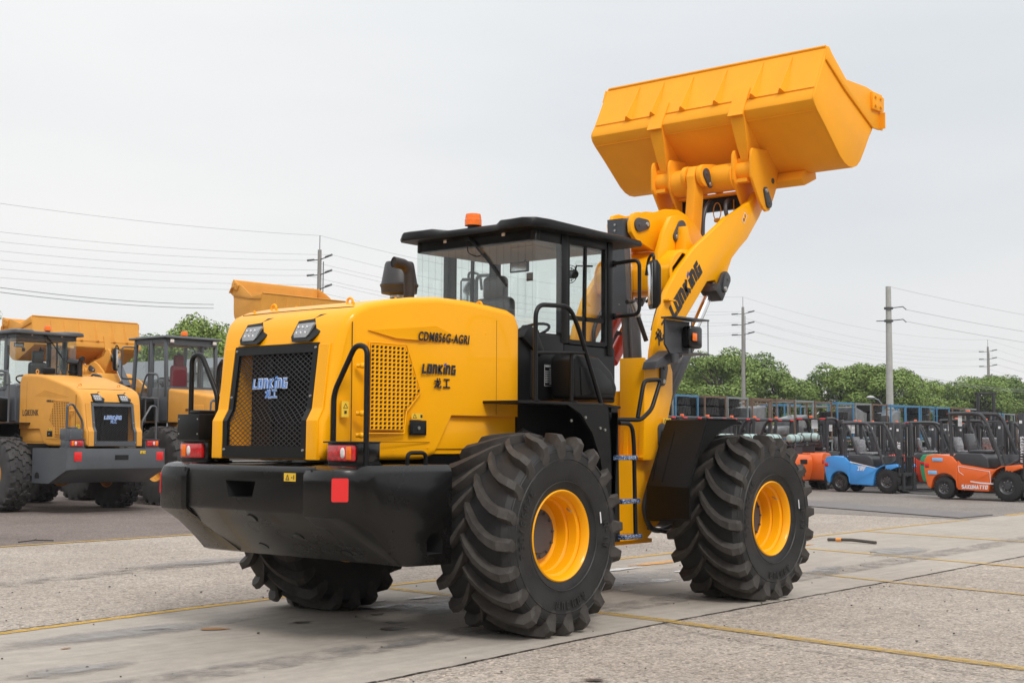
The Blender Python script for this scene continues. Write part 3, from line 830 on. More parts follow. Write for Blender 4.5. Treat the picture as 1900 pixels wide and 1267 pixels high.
            for yy in (.080, .030, -.020):
                for zz in (2.33, 2.375): m.sphere((fz(zz) - .042, yc + yy, zz), .011, 8, (.4, 1, 1))
            B(m, 'lamp_diode', WHT, hl)
        if detail:
            m = MB(); m.tube([(-1.36, y_, 2.5225 + .0084 * (1 - (y_ / .75) ** 2)) for y_ in [-.67 + .067 * k for k in range(21)]], .0035, 6)
            B(m, 'panel_seam', mat('seam', (.10, .045, .004), .7), hood)
            for s_ in (-1, 1):
                m = MB()
                for xx in (-1.30, -.85, -.4, .05, .42):
                    zz = 2.558 if xx < -1.2 else 2.628 if xx < -.8 else 2.668 if xx < -.2 else 2.658 if xx < .3 else 2.605
                    m.cyl((xx, s_ * .60, zz - .02), (xx, s_ * .60, zz + .012), .010, .008, 8)
                each(m, 'bolt', body, hood)
        # eyebolts on top
        for s_ in (-1, 1):
            for xx in (-1.21, .30):
                zb = 2.54 if xx < 0 else 2.628; m = MB()
                yv = s_ * .46
                ring = [(xx + .0, yv + .030 * math.cos(2 * PI * k / 14), zb + .045 + .030 * math.sin(2 * PI * k / 14)) for k in range(15)]
                m.tube(ring, .010, 8, cap=False); m.cyl((xx, yv, zb - .02), (xx, yv, zb + .018), .014)
                B(m, 'lifting_eye', body, hood)
        # exhaust and precleaner
        m = MB(); ex, ey = -.30, -.20
        m.tube(fillet([(ex, ey, 2.60), (ex, ey, 2.93), (ex - .04, ey + .01, 2.985), (ex - .15, ey + .04, 3.0)], .10, 8), [.044] * 40 if False else .046, 18, cap=False)
        m.lathe([(0, .06), (.012, .06), (.012, .046)], (ex, ey, 2.655), 20, axis='z')
        ex_ = B(m, 'exhaust_pipe', mat('exhaust_brown', (.028, .022, .020), .5, metal=.3, var=.3))
        m = MB(); m.cyl((ex - .10, ey + .0235, 2.992), (ex - .146, ey + .038, 2.999), .040, n=18); B(m, 'exhaust_mouth', DRK, ex_)
        px, py = -.12, .10
        if precl == 'cone':
            m = MB(); m.lathe([(2.60, .075), (2.76, .078), (2.77, .13), (2.775, .155), (2.83, .160), (2.84, .168), (2.855, .168), (2.86, .158), (3.03, .128), (3.05, .118), (3.055, .06), (3.055, 0.001)], (px, py, 0), 36, axis='z')
            m.box(px - .135, px - .155, py - .03, py + .03, 2.95, 3.02) if False else None
            pc = B(m, 'air_precleaner', mat('charcoal_plastic', (.035, .035, .038), .42, var=.1, bump=.05))
            m = MB(); m.lathe([(0, .077), (0, .082), (.022, .082), (.022, .077)], (px, py, 2.735), 28, axis='z'); B(m, 'clamp_band', BOL, pc)
        else:
            m = MB(); m.lathe([(2.60, .10), (2.70, .10), (2.71, .12), (2.735, .12), (2.74, .10), (2.86, .10), (2.87, .17), (2.89, .175), (2.93, .12), (2.945, 0.001)], (px, py - .25, 0), 28, axis='z'); B(m, 'air_precleaner', BLM)
            m = MB(); m.tube([(px, .55, 2.62), (px, .55, 2.70)], .03, 8); m.box(px - .12, px + .05, .35, .62, 2.68, 2.78, bev=.02); B(m, 'rear_camera', BLM)
    else:
        # boxy hood
        m = MB(); m.prism([(-1.60, 1.33), (-1.56, 2.18), (-1.50, 2.26), (.45, 2.42), (.45, 1.33)], 'xz', -.74, .74, bev=.05, seg=3, ang=30)
        hood = B(m, 'hood', body)
        for s_ in (-1, 1):
            m = MB()
            m.box(-.9, -.35, s_ * .73, s_ * .7525, 1.9, 2.14, bev=.01); m.box(-.45, -.15, s_ * .73, s_ * .7525, 1.45, 1.80, bev=.01); m.box(-.85, -.55, s_ * .73, s_ * .7525, 1.45, 1.80, bev=.01)
            B(m, 'pressed_panel', body, hood)
            m = MB(); m.box(-1.30, -1.0, s_ * .74, s_ * .7522, 1.5, 2.0); B(m, 'side_vent', BLM, hood)
            ux = (1, 0, 0) if s_ < 0 else (-1, 0, 0)
            font_text('model_lettering', model, .155, M4((-.55, s_ * .7545, 1.90) if s_ < 0 else (-.25, s_ * .7545, 1.90), ux, (0, 0, 1), (0, s_, 0)), TXT, hood, .004, .8)
            m = MB(); h_ = .035; word(m, 'LONKING', h_, frame_fn((-.55 if s_ < 0 else -.25, s_ * .7545, 2.05), ux, (0, 0, 1), (0, s_, 0), .2), .2, 0, adv=.84, flag=True); B(m, 'brand_lettering', [TXT, BLU], hood)
        m = MB(); m.box(-1.61, -1.55, -.5, .5, 1.45, 2.1); B(m, 'grille_mesh', BLM, hood)
        px, py = -.25, -.30
        m = MB(); m.lathe([(2.35, .075), (2.50, .078), (2.51, .17), (2.56, .185), (2.80, .15), (2.815, .13), (2.815, .001)], (px, py, 0), 28, axis='z'); B(m, 'air_precleaner', BLM)
        m = MB(); m.tube(fillet([(-.7, .2, 2.3), (-.7, .2, 2.75), (-.85, .2, 2.85)], .1), .045, 14); B(m, 'exhaust_pipe', BLM)
    # ---------------- cab
    cm = BLM if main else GRY
    pan = cabstyle == 'panorama'
    xf, xrr, hw = 1.90, .72, .73
    m = MB()
    if pan:
        # lower body with side recess, posts, sills
        m.box(.70, 1.16, -.725, .725, 1.86, 2.46, bev=.03, seg=3)
        m.box(1.16, 1.94, -.715, .715, 1.86, 2.38, bev=.02)
        m.box(.52, .72, -.70, .70, 1.42, 2.40)
        for s_ in (-1, 1):
            a, b = sorted((s_ * .735, s_ * .665))
            m.box(1.10, 1.20, a, b, 2.38, 3.38, bev=.012); m.box(1.80, 1.88, a, b, 2.30, 3.40, bev=.012)
            m.box(1.20, 1.80, a + .012, b - .012, 3.29, 3.38, bev=.008)
            m.box(1.20, 1.23, a + .01, b - .01, 2.39, 3.30); m.box(1.765, 1.795, a + .01, b - .01, 2.39, 3.30); m.box(1.23, 1.765, a + .01, b - .01, 2.38, 2.42)
            m.prism([(1.46, 2.42), (1.485, 2.42), (1.50, 3.29), (1.475, 3.29)], 'xz', a + .02, b - .02)
            m.box(1.235, 1.76, a + .02, b - .02, 2.60, 2.64)
            m.box(.73, 1.10, a + .01, b - .01, 3.27, 3.38, bev=.008)
        m.box(1.85, 1.90, -.66, .66, 3.28, 3.38); m.box(1.85, 1.92, -.67, .67, 2.30, 2.42)
        m.box(.735, .80, -.73, .73, 3.27, 3.37, bev=.01)
        m.prism([(.56, 2.40), (.66, 2.52), (.76, 2.46), (.86, 2.30), (.80, 2.24)], 'xz', -.74, -.64, bev=.01)
    else:
        m.box(.50, 1.16, -.72, .72, 1.86, 2.44, bev=.02); m.box(1.16, 1.94, -.715, .715, 1.86, 2.34, bev=.02)
        for s_ in (-1, 1):
            a, b = sorted((s_ * .735, s_ * .66))
            m.prism([(.52, 2.3), (.60, 2.3), (.66, 3.36), (.58, 3.36)], 'xz', a, b, bev=.01)
            m.box(1.10, 1.20, a, b, 2.30, 3.38, bev=.012); m.prism([(1.88, 1.9), (1.96, 1.9), (1.82, 3.38), (1.74, 3.38)], 'xz', a, b, bev=.01)
            m.box(1.22, 1.26, a + .005, b - .005, 1.9, 3.3); m.box(1.24, 1.80, a + .005, b - .005, 2.28, 2.36); m.box(.62, 1.80, a + .01, b - .01, 3.26, 3.36)
        m.box(.56, .64, -.70, .70, 3.22, 3.36, bev=.01); m.box(.52, .60, -.70, .70, 2.30, 2.46)
    cab = B(m, 'cab', cm)
    m = MB()
    if pan:
        m.box(.735, .743, -.733, .733, 2.47, 3.33)
        for s_ in (-1, 1):
            a, b = sorted((s_ * .733, s_ * .725))
            m.box(.745, 1.10, a, b, 2.47, 3.27)
            a, b = sorted((s_ * .705, s_ * .70)); m.box(1.23, 1.765, a, b, 2.42, 3.29)
        m.box(1.885, 1.89, -.66, .66, 2.42, 3.28)
    else:
        m.add([(.58, -.66, 2.46), (.58, .66, 2.46), (.62, .66, 3.22), (.62, -.66, 3.22)], [(0, 1, 2, 3)])
        for s_ in (-1, 1):
            m.add([(.62, s_ * .70, 2.44), (1.10, s_ * .70, 2.44), (1.10, s_ * .70, 3.26), (.66, s_ * .70, 3.26)], [(0, 1, 2, 3)])
            m.add([(1.26, s_ * .70, 2.36), (1.85, s_ * .70, 2.36), (1.76, s_ * .70, 3.26), (1.26, s_ * .70, 3.26)], [(0, 1, 2, 3)])
        m.add([(1.90, -.66, 2.36), (1.90, .66, 2.36), (1.80, .66, 3.26), (1.80, -.66, 3.26)], [(0, 1, 2, 3)])
    B(m, 'window_glass', GLS, cab, smooth=0)
    if pan and main:
        m = MB()
        for k in range(17): m.box(.7325, .7335, -.70 + k * .0848 - .0004, -.70 + k * .0848 + .0004, 2.62, 3.26)
        B(m, 'heater_lines', INT, cab, smooth=0)
    # roof: plan outline with notched rear edge, domed top, turned-down lip
    m = MB()
    if pan:
        zt = lambda x_: 3.452 - .012 * abs(x_ - 1.1)
        outl = [(.56, .58), (.54, .74), (.62, .845), (.80, .86), (1.6, .86), (2.0, .84), (2.26, .80), (2.30, .60)]
        half = outl
        ring = [(x_, y_) for x_, y_ in half] + [(x_, -y_) for x_, y_ in reversed(half)]
        ring += [(.56, -.46), (.62, -.36), (.62, .36), (.56, .46)]
        def rr(sc2, z_, dz=lambda x, y: 0): return [(1.42 + (x_ - 1.42) * sc2, y_ * sc2, z_ + dz(x_, y_)) for x_, y_ in ring]
        bump_ = lambda x, y: (.022 if abs(y) > .42 and x < .9 else 0)
        m.loft([rr(.94, 3.365), rr(.99, 3.37), rr(1.0, 3.395), rr(.985, 3.425, bump_), rr(.93, 3.440, bump_), rr(.6, 3.455)], cap=True)
    else:
        m.box(.48, 1.98, -.80, .80, 3.37, 3.42, bev=.02, seg=3); m.box(.6, 1.85, -.7, .7, 3.41, 3.445, bev=.02)
    roof = B(m, 'roof', BLM if main else GRY, cab, smooth=50)
    m = MB(); m.box(.80, 1.80, -.65, .65, 3.262, 3.285); m.box(.95, 1.35, -.55, -.25, 3.245, 3.262, bev=.01); B(m, 'headliner', HEAD, cab)
    # beacon, lamps, wiper
    bx_, by_ = (.72, 0) if pan else (.75, .1)
    zr_ = 3.445
    m = MB(); m.cyl((bx_, by_, zr_ - .01), (bx_, by_, zr_ + .022), .052, n=20); bc = B(m, 'beacon', BLM, roof)
    m = MB(); m.lathe([(0, .078), (.055, .078), (.06, .074), (.075, .074), (.105, .068), (.11, .05), (.112, .001)], (bx_, by_, zr_ + .018), 24, axis='z'); B(m, 'amber_dome', AMB, bc)
    for s_ in (-1, 1):
        m = MB()
        if pan: m.box(.722, .735, s_ * .36 - .018, s_ * .36 + .018, 3.335, 3.365, bev=.004); B(m, 'roof_lamp', WLE, roof)
        else: m.box(.50, .54, s_ * .60 - .05, s_ * .60 + .05, 3.27, 3.35, bev=.012); B(m, 'roof_lamp', WLE, roof)
    m = MB(); m.tube([(.71, .05, 3.36), (.715, -.15, 3.16)], .010, 6); m.tube([(.71, .02, 3.35), (.715, -.36, 2.93)], .006, 6); m.tube([(.728, -.13, 3.20), (.728, -.40, 2.88)], .009, 6); m.box(.70, .735, .03, .08, 3.33, 3.37)
    m.tube(fillet([(.715, .06, 3.33), (.71, .06, 3.22), (.71, -.05, 3.17), (.71, -.14, 3.19)], .04), .005, 6)
    B(m, 'wiper', BLM, cab)
    # interior: seat, steering column, wheel, fan, mirror
    m = MB(); m.box(.98, 1.12, -.20, .24, 2.25, 2.83, bev=.06, seg=4); m.box(1.0, 1.12, -.11, .15, 2.80, 3.03, bev=.05, seg=4); m.box(1.05, 1.50, -.2, .24, 2.18, 2.30, bev=.05, seg=3)
    m.box(1.1, 1.4, -.15, .2, 1.95, 2.2)
    B(m, 'operator_seat', SEAT if pan else mat('maroon_fabric', (.16, .02, .03), .8), cab)
    m = MB(); m.cyl((1.75, .02, 2.2), (1.62, .02, 2.55), .05); m.tube([(1.60 + .1 * math.cos(a), .02 + .19 * math.sin(a), 2.56 + .07 * math.cos(a)) for a in [2 * PI * k / 20 for k in range(21)]], .014, 8, cap=False); m.box(1.65, 1.85, -.5, .5, 2.2, 2.45, bev=.04)
    B(m, 'steering_wheel', INT, cab)
    m = MB(); yf = -.42
    for r_ in (.03, .06, .085): m.tube([(1.62, yf + r_ * math.cos(a), 3.07 + r_ * math.sin(a)) for a in [2 * PI * k / 20 for k in range(21)]], .0035, 6, cap=False)
    for k in range(10): a = 2 * PI * k / 10; m.tube([(1.62, yf, 3.07), (1.62, yf + .085 * math.cos(a), 3.07 + .085 * math.sin(a))], .003, 4)
    m.cyl((1.62, yf, 3.07), (1.70, yf, 3.08), .04); m.tube([(1.68, yf, 3.08), (1.72, yf, 3.16), (1.84, yf - .1, 3.16)], .01, 6)
    B(m, 'cab_fan', INT, cab)
    if pan:
        m = MB(); m.box(1.58, 1.60, .06, .30, 3.13, 3.235, bev=.02); m.tube([(1.6, .18, 3.2), (1.7, .18, 3.27)], .008, 6); im = B(m, 'interior_mirror', INT, cab)
        m = MB(); m.box(1.574, 1.579, .08, .28, 3.145, 3.22); B(m, 'mirror_face', CHR, im)
        m = MB(); m.box(1.60, 1.605, .02, .10, 3.04, 3.12); B(m, 'paper_tag', mat('tag_brown', (.22, .14, .10), .8), cab)
    # outside mirrors on loops
    for s_ in (-1, 1):
        m = MB(); yb = s_ * .74
        if main and s_ < 0 or pan:
            m.tube(fillet([(1.88, yb, 3.17), (1.90, yb + s_ * .28, 3.19), (1.90, yb + s_ * .28, 2.68), (1.88, yb, 2.67)], .07, 6), .018, 10)
            m.box(1.87, 1.90, yb - .015, yb + .015, 3.14, 3.20); m.box(1.87, 1.90, yb - .015, yb + .015, 2.64, 2.70)
        else:
            m.tube(fillet([(1.80, yb, 3.2), (1.86, yb + s_ * .30, 3.2), (1.86, yb + s_ * .30, 2.6), (1.88, yb, 2.6)], .07, 6), .018, 10)
        ml = B(m, 'mirror_bracket', BLM if main else blk, cab)
        m = MB(); ym = yb + s_ * .42; zz = 2.95
        m.loft([[(1.90 + dx, ym + dy * f, zz + dz * f2) for dy, dz in ((-.085, -.19), (-.06, -.225), (.06, -.225), (.085, -.19), (.085, .19), (.06, .225), (-.06, .225), (-.085, .19))] for dx, f, f2 in ((0, .94, .97), (.012, 1, 1), (.05, .96, .98), (.085, .6, .8))])
        m.tube(fillet([(1.90, yb + s_ * .28, 3.05), (1.92, yb + s_ * .30, 3.22), (1.93, ym, 3.24), (1.93, ym, 3.16)], .06), .014, 8)
        m.tube([(1.90, yb + s_ * .28, 2.80), (1.93, ym - s_ * .06, 2.86)], .012, 8)
        RM = Matrix.Translation((1.93, ym, 0)) @ Matrix.Rotation(-s_ * R(-38), 4, 'Z') @ Matrix.Translation((-1.93, -ym, 0))
        mm = m.build('side_mirror', BLM, cab, xf=RM)
        m = MB(); m.box(1.892, 1.899, ym - .068, ym + .068, zz - .19, zz + .19, bev=.003); m.build('mirror_face', CHR, mm, xf=RM)
    # ---------------- walkways, fenders over the rear wheels, steps
    for s_ in (-1, 1):
        yo = s_ * 1.14
        m = MB()
        yi = s_ * .72; a, b = sorted((yi, yo))
        m.box(.03, 1.18, a, b, 1.815, 1.838, bev=.003)
        m.add([], [])
        vs = [(1.18, a, 1.838), (1.18, b, 1.838), (1.44, b, 1.815), (1.44, a, 1.815), (1.18, a, 1.815), (1.18, b, 1.815), (1.44, b, 1.795), (1.44, a, 1.795)]
        m.add(vs, [(0, 1, 2, 3), (7, 6, 5, 4), (0, 4, 5, 1), (1, 5, 6, 2), (2, 6, 7, 3), (3, 7, 4, 0)])
        # arched skirt in front of the wheel
        arc = [(.68, 1.815), (.86, 1.74), (1.02, 1.58), (1.14, 1.36), (1.20, 1.10), (1.225, .80), (1.25, .64)]
        outer = [(1.34, .62), (1.36, 1.20), (1.34, 1.62), (1.24, 1.815)]
        m.prism(arc + outer, 'xz', yo - s_ * .03, yo, bev=0)
        m.box(1.28, 1.42, a, b, .95, 1.80) if False else m.prism([(1.30, .70), (1.34, .70), (1.40, 1.80), (1.30, 1.80)], 'xz', a, b)
        m.box(.10, 1.25, a, a + .012 if s_ > 0 else a + .3, 1.50, 1.80) if False else None
        m.box(.52, 1.34, s_ * .71 - .01, s_ * .71 + .01, .70, 1.83)
        wk = B(m, 'walkway', BLM)
        m = MB()
        for (xx, zz) in ((.72, 1.68), (.92, 1.71), (1.13, 1.62), (1.20, 1.605)): m.cyl((xx, yo + s_ * .0, zz), (xx, yo + s_ * .012, zz), .012, n=8)
        B(m, 'bolt', BOL, wk)
        # hoses and brackets seen in the arch
        m = MB(); m.box(.2, .9, s_ * .60, s_ * .68, 1.45, 1.70); m.tube([(.4, s_ * .72, 1.5), (.5, s_ * .8, 1.6), (.9, s_ * .74, 1.5)], .02, 8)
        B(m, 'hydraulic_lines', HOS)
        # handrail
        yh = s_ * 1.12
        m = MB()
        m.tube(fillet([(.27, yh, 1.83), (.27, yh, 2.64), (.72, yh, 2.66), (.84, yh, 2.50), (1.235, yh, 1.72), (1.235, yh, 1.60)], .12, 7), .020, 12)
        m.tube([(.27, yh, 2.24), (.93, yh, 2.27)], .014, 10); m.tube([(.78, yh - s_ * .02, 1.83), (.78, yh - s_ * .02, 2.27)], .017, 10)
        m.cyl((.27, yh, 1.838), (.27, yh, 1.85), .035); m.cyl((.78, yh, 1.838), (.78, yh, 1.85), .035)
        B(m, 'handrail', BLM if main else blk)
        # plastic tank beside the cab front
        m = MB(); a, b = sorted((s_ * .80, s_ * 1.07))
        m.prism([(.86, 1.87), (.84, 2.22), (.90, 2.27), (1.22, 2.25), (1.42, 2.12), (1.50, 1.98), (1.46, 1.87)], 'xz', a, b, bev=.035, seg=3)
        m.prism([(.95, 1.90), (.93, 2.15), (1.20, 2.15), (1.38, 2.04), (1.42, 1.93)], 'xz', s_ * 1.06, s_ * 1.082, bev=.008)
        B(m, 'fluid_tank', BLM)
        m = MB()
        for dy, dz in ((0, 0),): m.tube(fillet([(1.34, yh, 1.70), (1.78, yh, 1.70), (1.95, yh, 1.80), (2.10, yh, 2.08), (1.83, yh, 2.06), (1.73, yh, 1.72)], .06, 5), .020, 12)
        B(m, 'grab_handle', BLM)
        # ladder
        m = MB(); yl = s_ * 1.12
        m.prism([(1.26, 1.76), (1.40, 1.76), (1.43, .62), (1.36, .62), (1.31, 1.30)], 'xz', yl - .02, yl + .02)
        m.tube(fillet([(1.38, yl + s_ * .05, 1.665), (1.57, yl + s_ * .05, 1.665), (1.60, yl + s_ * .05, 1.50), (1.625, yl + s_ * .05, .67)], .10), .019, 10)
        m.box(1.30, 1.42, yl - s_ * .2 - .01, yl - s_ * .2 + .01, .62, 1.7)
        ld = B(m, 'ladder', BLM)
        for zz, xx in ((1.36, 1.33), (.975, 1.37), (.66, 1.40)):
            m = MB(); m.box(xx, xx + .28, yl - .09, yl + .09, zz - .022, zz + .022, bev=.01, seg=2); B(m, 'step', BWR if main else GRL, ld)
    # serial plate on the cab side
    m = MB(); m.box(.86, .985, -.731, -.727, 1.985, 2.18)
    sp = B(m, 'serial_plate', BLM, cab)
    m = MB()
    for k in range(9): m.box(.935, .975, -.7335, -.731, 2.005 + k * .016, 2.015 + k * .016)
    m.box(.875, .975, -.7335, -.731, 2.157, 2.168); m.box(.863, .866, -.7335, -.731, 1.99, 2.175); m.box(.979, .982, -.7335, -.731, 1.99, 2.175); m.box(.866, .979, -.7335, -.731, 2.174, 2.177); m.box(.866, .979, -.7335, -.731, 1.988, 1.991)
    for k in range(7): m.box(.875, .925, -.7335, -.731, 2.02 + k * .016, 2.026 + k * .016)
    B(m, 'plate_print', mat('plate_print', (.55, .55, .55), .5), sp)
    # ---------------- front frame
    m = MB()
    T = [(2.45, 2.36), (3.02, 2.36), (3.06, 2.25), (3.06, 1.98), (2.86, 1.32), (2.72, 1.32), (2.75, 1.10), (2.85, .55), (2.30, .52), (2.30, 1.32), (2.42, 1.34)]
    for s_ in (-1, 1):
        a, b = sorted((s_ * .60, s_ * .54))
        m.prism([(2.60, 2.30), (3.02, 2.30), (3.07, 2.20), (3.07, 1.98), (2.85, 1.32), (2.56, 1.32), (2.56, 1.40)], 'xz', a, b, bev=.006)
        a2, b2 = sorted((s_ * .40, s_ * .35))
        m.prism([(2.60, 2.30), (3.02, 2.30), (3.07, 2.20), (3.07, 1.98), (2.95, 1.2), (2.56, 1.2)], 'xz', a2, b2)
        a3, b3 = sorted((s_ * .30, s_ * .597))
        m.box(2.575, 2.602, a3, b3, 1.33, 2.325, bev=.004)
        m.box(2.50, 2.90, a3, b3, 1.345, 1.365)
        # lower side plates
        m.prism([(2.12, .54), (2.12, 1.18), (2.36, 1.36), (2.70, 1.36), (2.72, 1.10), (3.0, .98), (3.0, .72), (2.75, .54)], 'xz', s_ * .50, s_ * .46)
        m.prism([(2.60, 1.36), (3.10, 1.40), (3.25, 1.0), (3.0, .70), (2.75, .545), (2.6, .8)], 'xz', s_ * .458, s_ * .43); m.prism([(2.98, 1.25), (3.6, 1.15), (3.65, .85), (2.9, .80), (2.7, 1.0)], 'xz', s_ * .48, s_ * .44)
    m.box(2.02, 2.9, -.46, .46, .50, .54); m.box(2.02, 2.6, -.46, .46, 1.20, 1.24); m.box(2.62, 3.5, -.44, .44, .95, 1.05); m.box(2.35, 2.6, -.45, .45, 1.24, 1.34)
    m.box(2.6, 2.64, -.44, .44, 1.04, 2.0)
    ff = B(m, 'front_frame', body)
    mb_ = MB(); m = MB()
    for s_ in (-1, 1):
        pin_cap(m, (2.893, 2.235), (2.875, 2.10), s_ * .60, s_, .065, .022, mb_); pin_cap(m, (2.86, 1.62), (2.845, 1.49), s_ * .60, s_, .065, .022, mb_)
    B(m, 'pin_plate', GRL, ff); B(mb_, 'bolt', BOL, ff)
    sy = MB(); sy.box(3.01, 3.18, -1.602, -1.60, 1.66, 1.70)
    if main:
        m = MB(); m.tube(fillet([(2.80, -.64, 1.36), (2.60, -.66, 1.15), (2.46, -.66, .86), (2.56, -.66, .68), (2.75, -.62, .62), (3.05, -.60, .66)], .15, 7), .026, 10)
        m.tube(fillet([(2.70, -.55, .66), (2.9, -.7, .60), (3.1, -.8, .66)], .1, 7), .022, 10); B(m, 'brake_hose', HOS)
        m = MB(); m.cyl((2.655, -.656, 1.21), (2.69, -.652, 1.255), .033, n=14); m.cyl((2.95, -.75, .60), (3.15, -.80, .64), .03, n=10); m.box(2.98, 3.06, -.82, -.74, .57, .63); B(m, 'hose_fitting', BOL)
    # ---------------- front fenders
    for s_ in (-1, 1):
        m = MB(); yi, yo = s_ * .66, s_ * 1.50; a, b = sorted((yi, yo))
        P = [(2.40, .74), (2.335, .95), (2.40, 1.37), (2.60, 1.715), (3.10, 1.725)]
        Q = [(2.43, .74), (2.365, .955), (2.43, 1.36), (2.615, 1.69), (3.09, 1.70)]
        if main:
            # inner splash face + outer flared wing
            P = [(2.13, .76), (2.05, .99), (2.12, 1.36), (2.36, 1.70), (2.62, 1.712), (2.95, 1.71)]
            ln = []
            def yv(i, o_): return s_ * (.74 if not o_ else 1.38)
            rings = []
            # panels: lower vertical, upper sloped, top
            A = [(2.44, .76), (2.44, 1.08), (2.78, 1.715), (3.1, 1.725), (3.2, 1.70)]
            Bq = [(2.15, .80), (2.14, 1.085), (2.46, 1.712), (2.95, 1.712), (3.06, 1.69)]
            pa = [(x_, s_ * .72, z_) for x_, z_ in A]; pb = [(x_, s_ * 1.40, z_) for x_, z_ in Bq]
            off = Vector((.02, 0, -.02))
            vs = pa + pb + [tuple(Vector(p) + off) for p in pa + pb]; n = 5; fs = []
            for i in range(n - 1): fs += [(i, i + 1, i + 1 + n, i + n), (i + 2 * n, i + 3 * n, i + 1 + 3 * n, i + 1 + 2 * n), (i, i + 2 * n, i + 1 + 2 * n, i + 1), (i + n, i + 1 + n, i + 1 + 3 * n, i + 3 * n)]
            fs += [(0, n, 3 * n, 2 * n), (n - 1, 3 * n - 1, 4 * n - 1, 2 * n - 1)]
            m.add(vs, fs)
            # pressed ribs
            for yy in (.86, 1.02):
                m.tube([(2.40 - (yy - .72) * .46, s_ * yy, 1.12), (2.52 - (yy - .72) * .14, s_ * yy, 1.60)], .005, 6)
            m.prism([(2.46, 1.712), (3.04, 1.700), (2.66, 1.60), (2.30, 1.36), (2.26, 1.36)], 'xz', s_ * 1.402, s_ * 1.395); m.tube([(2.135, s_ * 1.40, 1.085), (2.455, s_ * 1.40, 1.715), (2.95, s_ * 1.40, 1.715)], .012, 8)
        else:
            a, b = sorted((s_ * .72, s_ * 1.30))
            m.prism(P + Q[::-1], 'xz', a, b)
        fd = B(m, 'fender', FEN if main else blk, smooth=20)
        if main and s_ < 0:
            sy = MB(); sy.box(2.655, 2.77, -.6125, -.6105, 1.665, 1.71)
            sy = MB(); vs = [(2.452, -1.03, 1.655), (2.41, -1.16, 1.655), (2.425, -1.16, 1.70), (2.467, -1.03, 1.70)]
            sy.add([(x_ - .016, y_, z_) for x_, y_, z_ in vs] + [(x_ - .004, y_, z_) for x_, y_, z_ in vs], [(0, 1, 2, 3), (7, 6, 5, 4), (0, 4, 5, 1), (1, 5, 6, 2), (2, 6, 7, 3), (3, 7, 4, 0)])
    if main:
        sy = MB(); sy.box(2.86, 3.00, -.6245, -.6225, 1.68, 1.735); st2 = B(sy, 'warning_sticker', STK, ff)
        sy = MB(); fnw = frame_fn((2.87, -.6245, 1.687), (1, 0, 0), (0, 0, 1), (0, -1, 0)); sy.strokes([[(.008, .004), (.05, .004), (.029, .038)]], .005, fnw, .001, closed=(0,)); sy.strokes([[(.075, .006), (.11, .036)]], .012, fnw, .001)
        B(sy, 'sticker_symbol', TXT, st2)
        st2.location.x = .0
    # ---------------- boom assembly (rotates about the pivot)
    pv = Vector((2.893, 0, 2.235))
    XB = Matrix.Translation(pv) @ Matrix.Rotation(-boom_rot, 4, 'Y') @ Matrix.Translation(-pv)
    pb_ = Vector((4.88, 0, 4.18))
    XK = XB @ Matrix.Translation(pb_) @ Matrix.Rotation(-bucket_rot, 4, 'Y') @ Matrix.Translation(-pb_)
    def BB(mb, n, m_, p=root, **k): return each(mb, n, m_, p, XB) if n in EACH else mb.build(n, m_, p, xf=XB, **k)
    def BK(mb, n, m_, p=root, **k): return each(mb, n, m_, p, XK) if n in EACH else mb.build(n, m_, p, xf=XK, **k)
    OUT = [(2.76, 2.16), (2.80, 2.40), (2.875, 2.684), (3.05, 3.026), (3.27, 3.275), (3.56, 3.518), (4.09, 3.852), (4.20, 3.935), (4.255, 3.945), (4.54, 4.085), (4.74, 4.19), (4.79, 4.27), (4.86, 4.30), (4.94, 4.27), (4.975, 4.19),
           (4.95, 4.10), (4.88, 4.01), (4.62, 3.735), (4.46, 3.62), (4.30, 3.49), (4.22, 3.36), (4.15, 3.13), (4.08, 3.08), (4.02, 3.11), (3.96, 3.22), (3.80, 3.19), (3.567, 2.955), (3.313, 2.70), (3.12, 2.44), (3.03, 2.22), (2.98, 2.12), (2.86, 2.08)]
    m = MB()
    for s_ in (-1, 1):
        a, b = sorted((s_ * .55, s_ * .485)); m.prism(OUT, 'xz', a, b, bev=.007, ang=40)
    # cross tube and box
    m.cyl((3.42, -.49, 3.24), (3.42, .49, 3.24), .215, n=36)
    m.prism([(3.20, 3.30), (3.42, 3.50), (3.68, 3.52), (3.62, 3.28), (3.45, 3.10), (3.22, 3.06)], 'xz', -.49, .49, bev=.03)
    # crescent bracket plates carrying the rocker
    CR = [(3.62, 3.90), (3.50, 3.87), (3.37, 3.70), (3.27, 3.48), (3.235, 3.30), (3.28, 3.12), (3.36, 3.08), (3.46, 3.30), (3.62, 3.46), (3.90, 3.55), (3.88, 3.66), (3.80, 3.84), (3.72, 3.90)]
    for s_ in (-1, 1):
        a, b = sorted((s_ * .30, s_ * .24)); m.prism(CR, 'xz', a, b, bev=.006, ang=40)
    m.prism([(3.55, 3.5), (3.60, 3.78), (3.66, 3.62), (3.85, 3.52)], 'xz', -.44, -.30, bev=.02)
    m.box(2.98, 3.10, -.62, -.55, 2.92, 2.935)
    boom = BB(m, 'boom', body)
    if main:
        for s_ in (-1, 1):
            m = MB(); m.tube([(3.42 + .222 * math.cos(2 * PI * k / 24), s_ * .482, 3.24 + .222 * math.sin(2 * PI * k / 24)) for k in range(25)], .011, 6, cap=False); BB(m, 'weld_bead', body, boom)
            m = MB(); m.tube([(x_, s_ * .236 , z_) for x_, z_ in ((3.24, 3.30), (3.28, 3.13), (3.36, 3.09))], .010, 6); BB(m, 'weld_bead', body, boom)
    mb_ = MB(); m = MB()
    pin_cap(m, (3.68, 3.775), (3.575, 3.66), -.30, -1, .075, .022, mb_); pin_cap(m, (3.68, 3.775), (3.575, 3.66), .30, 1, .075, .022, mb_)
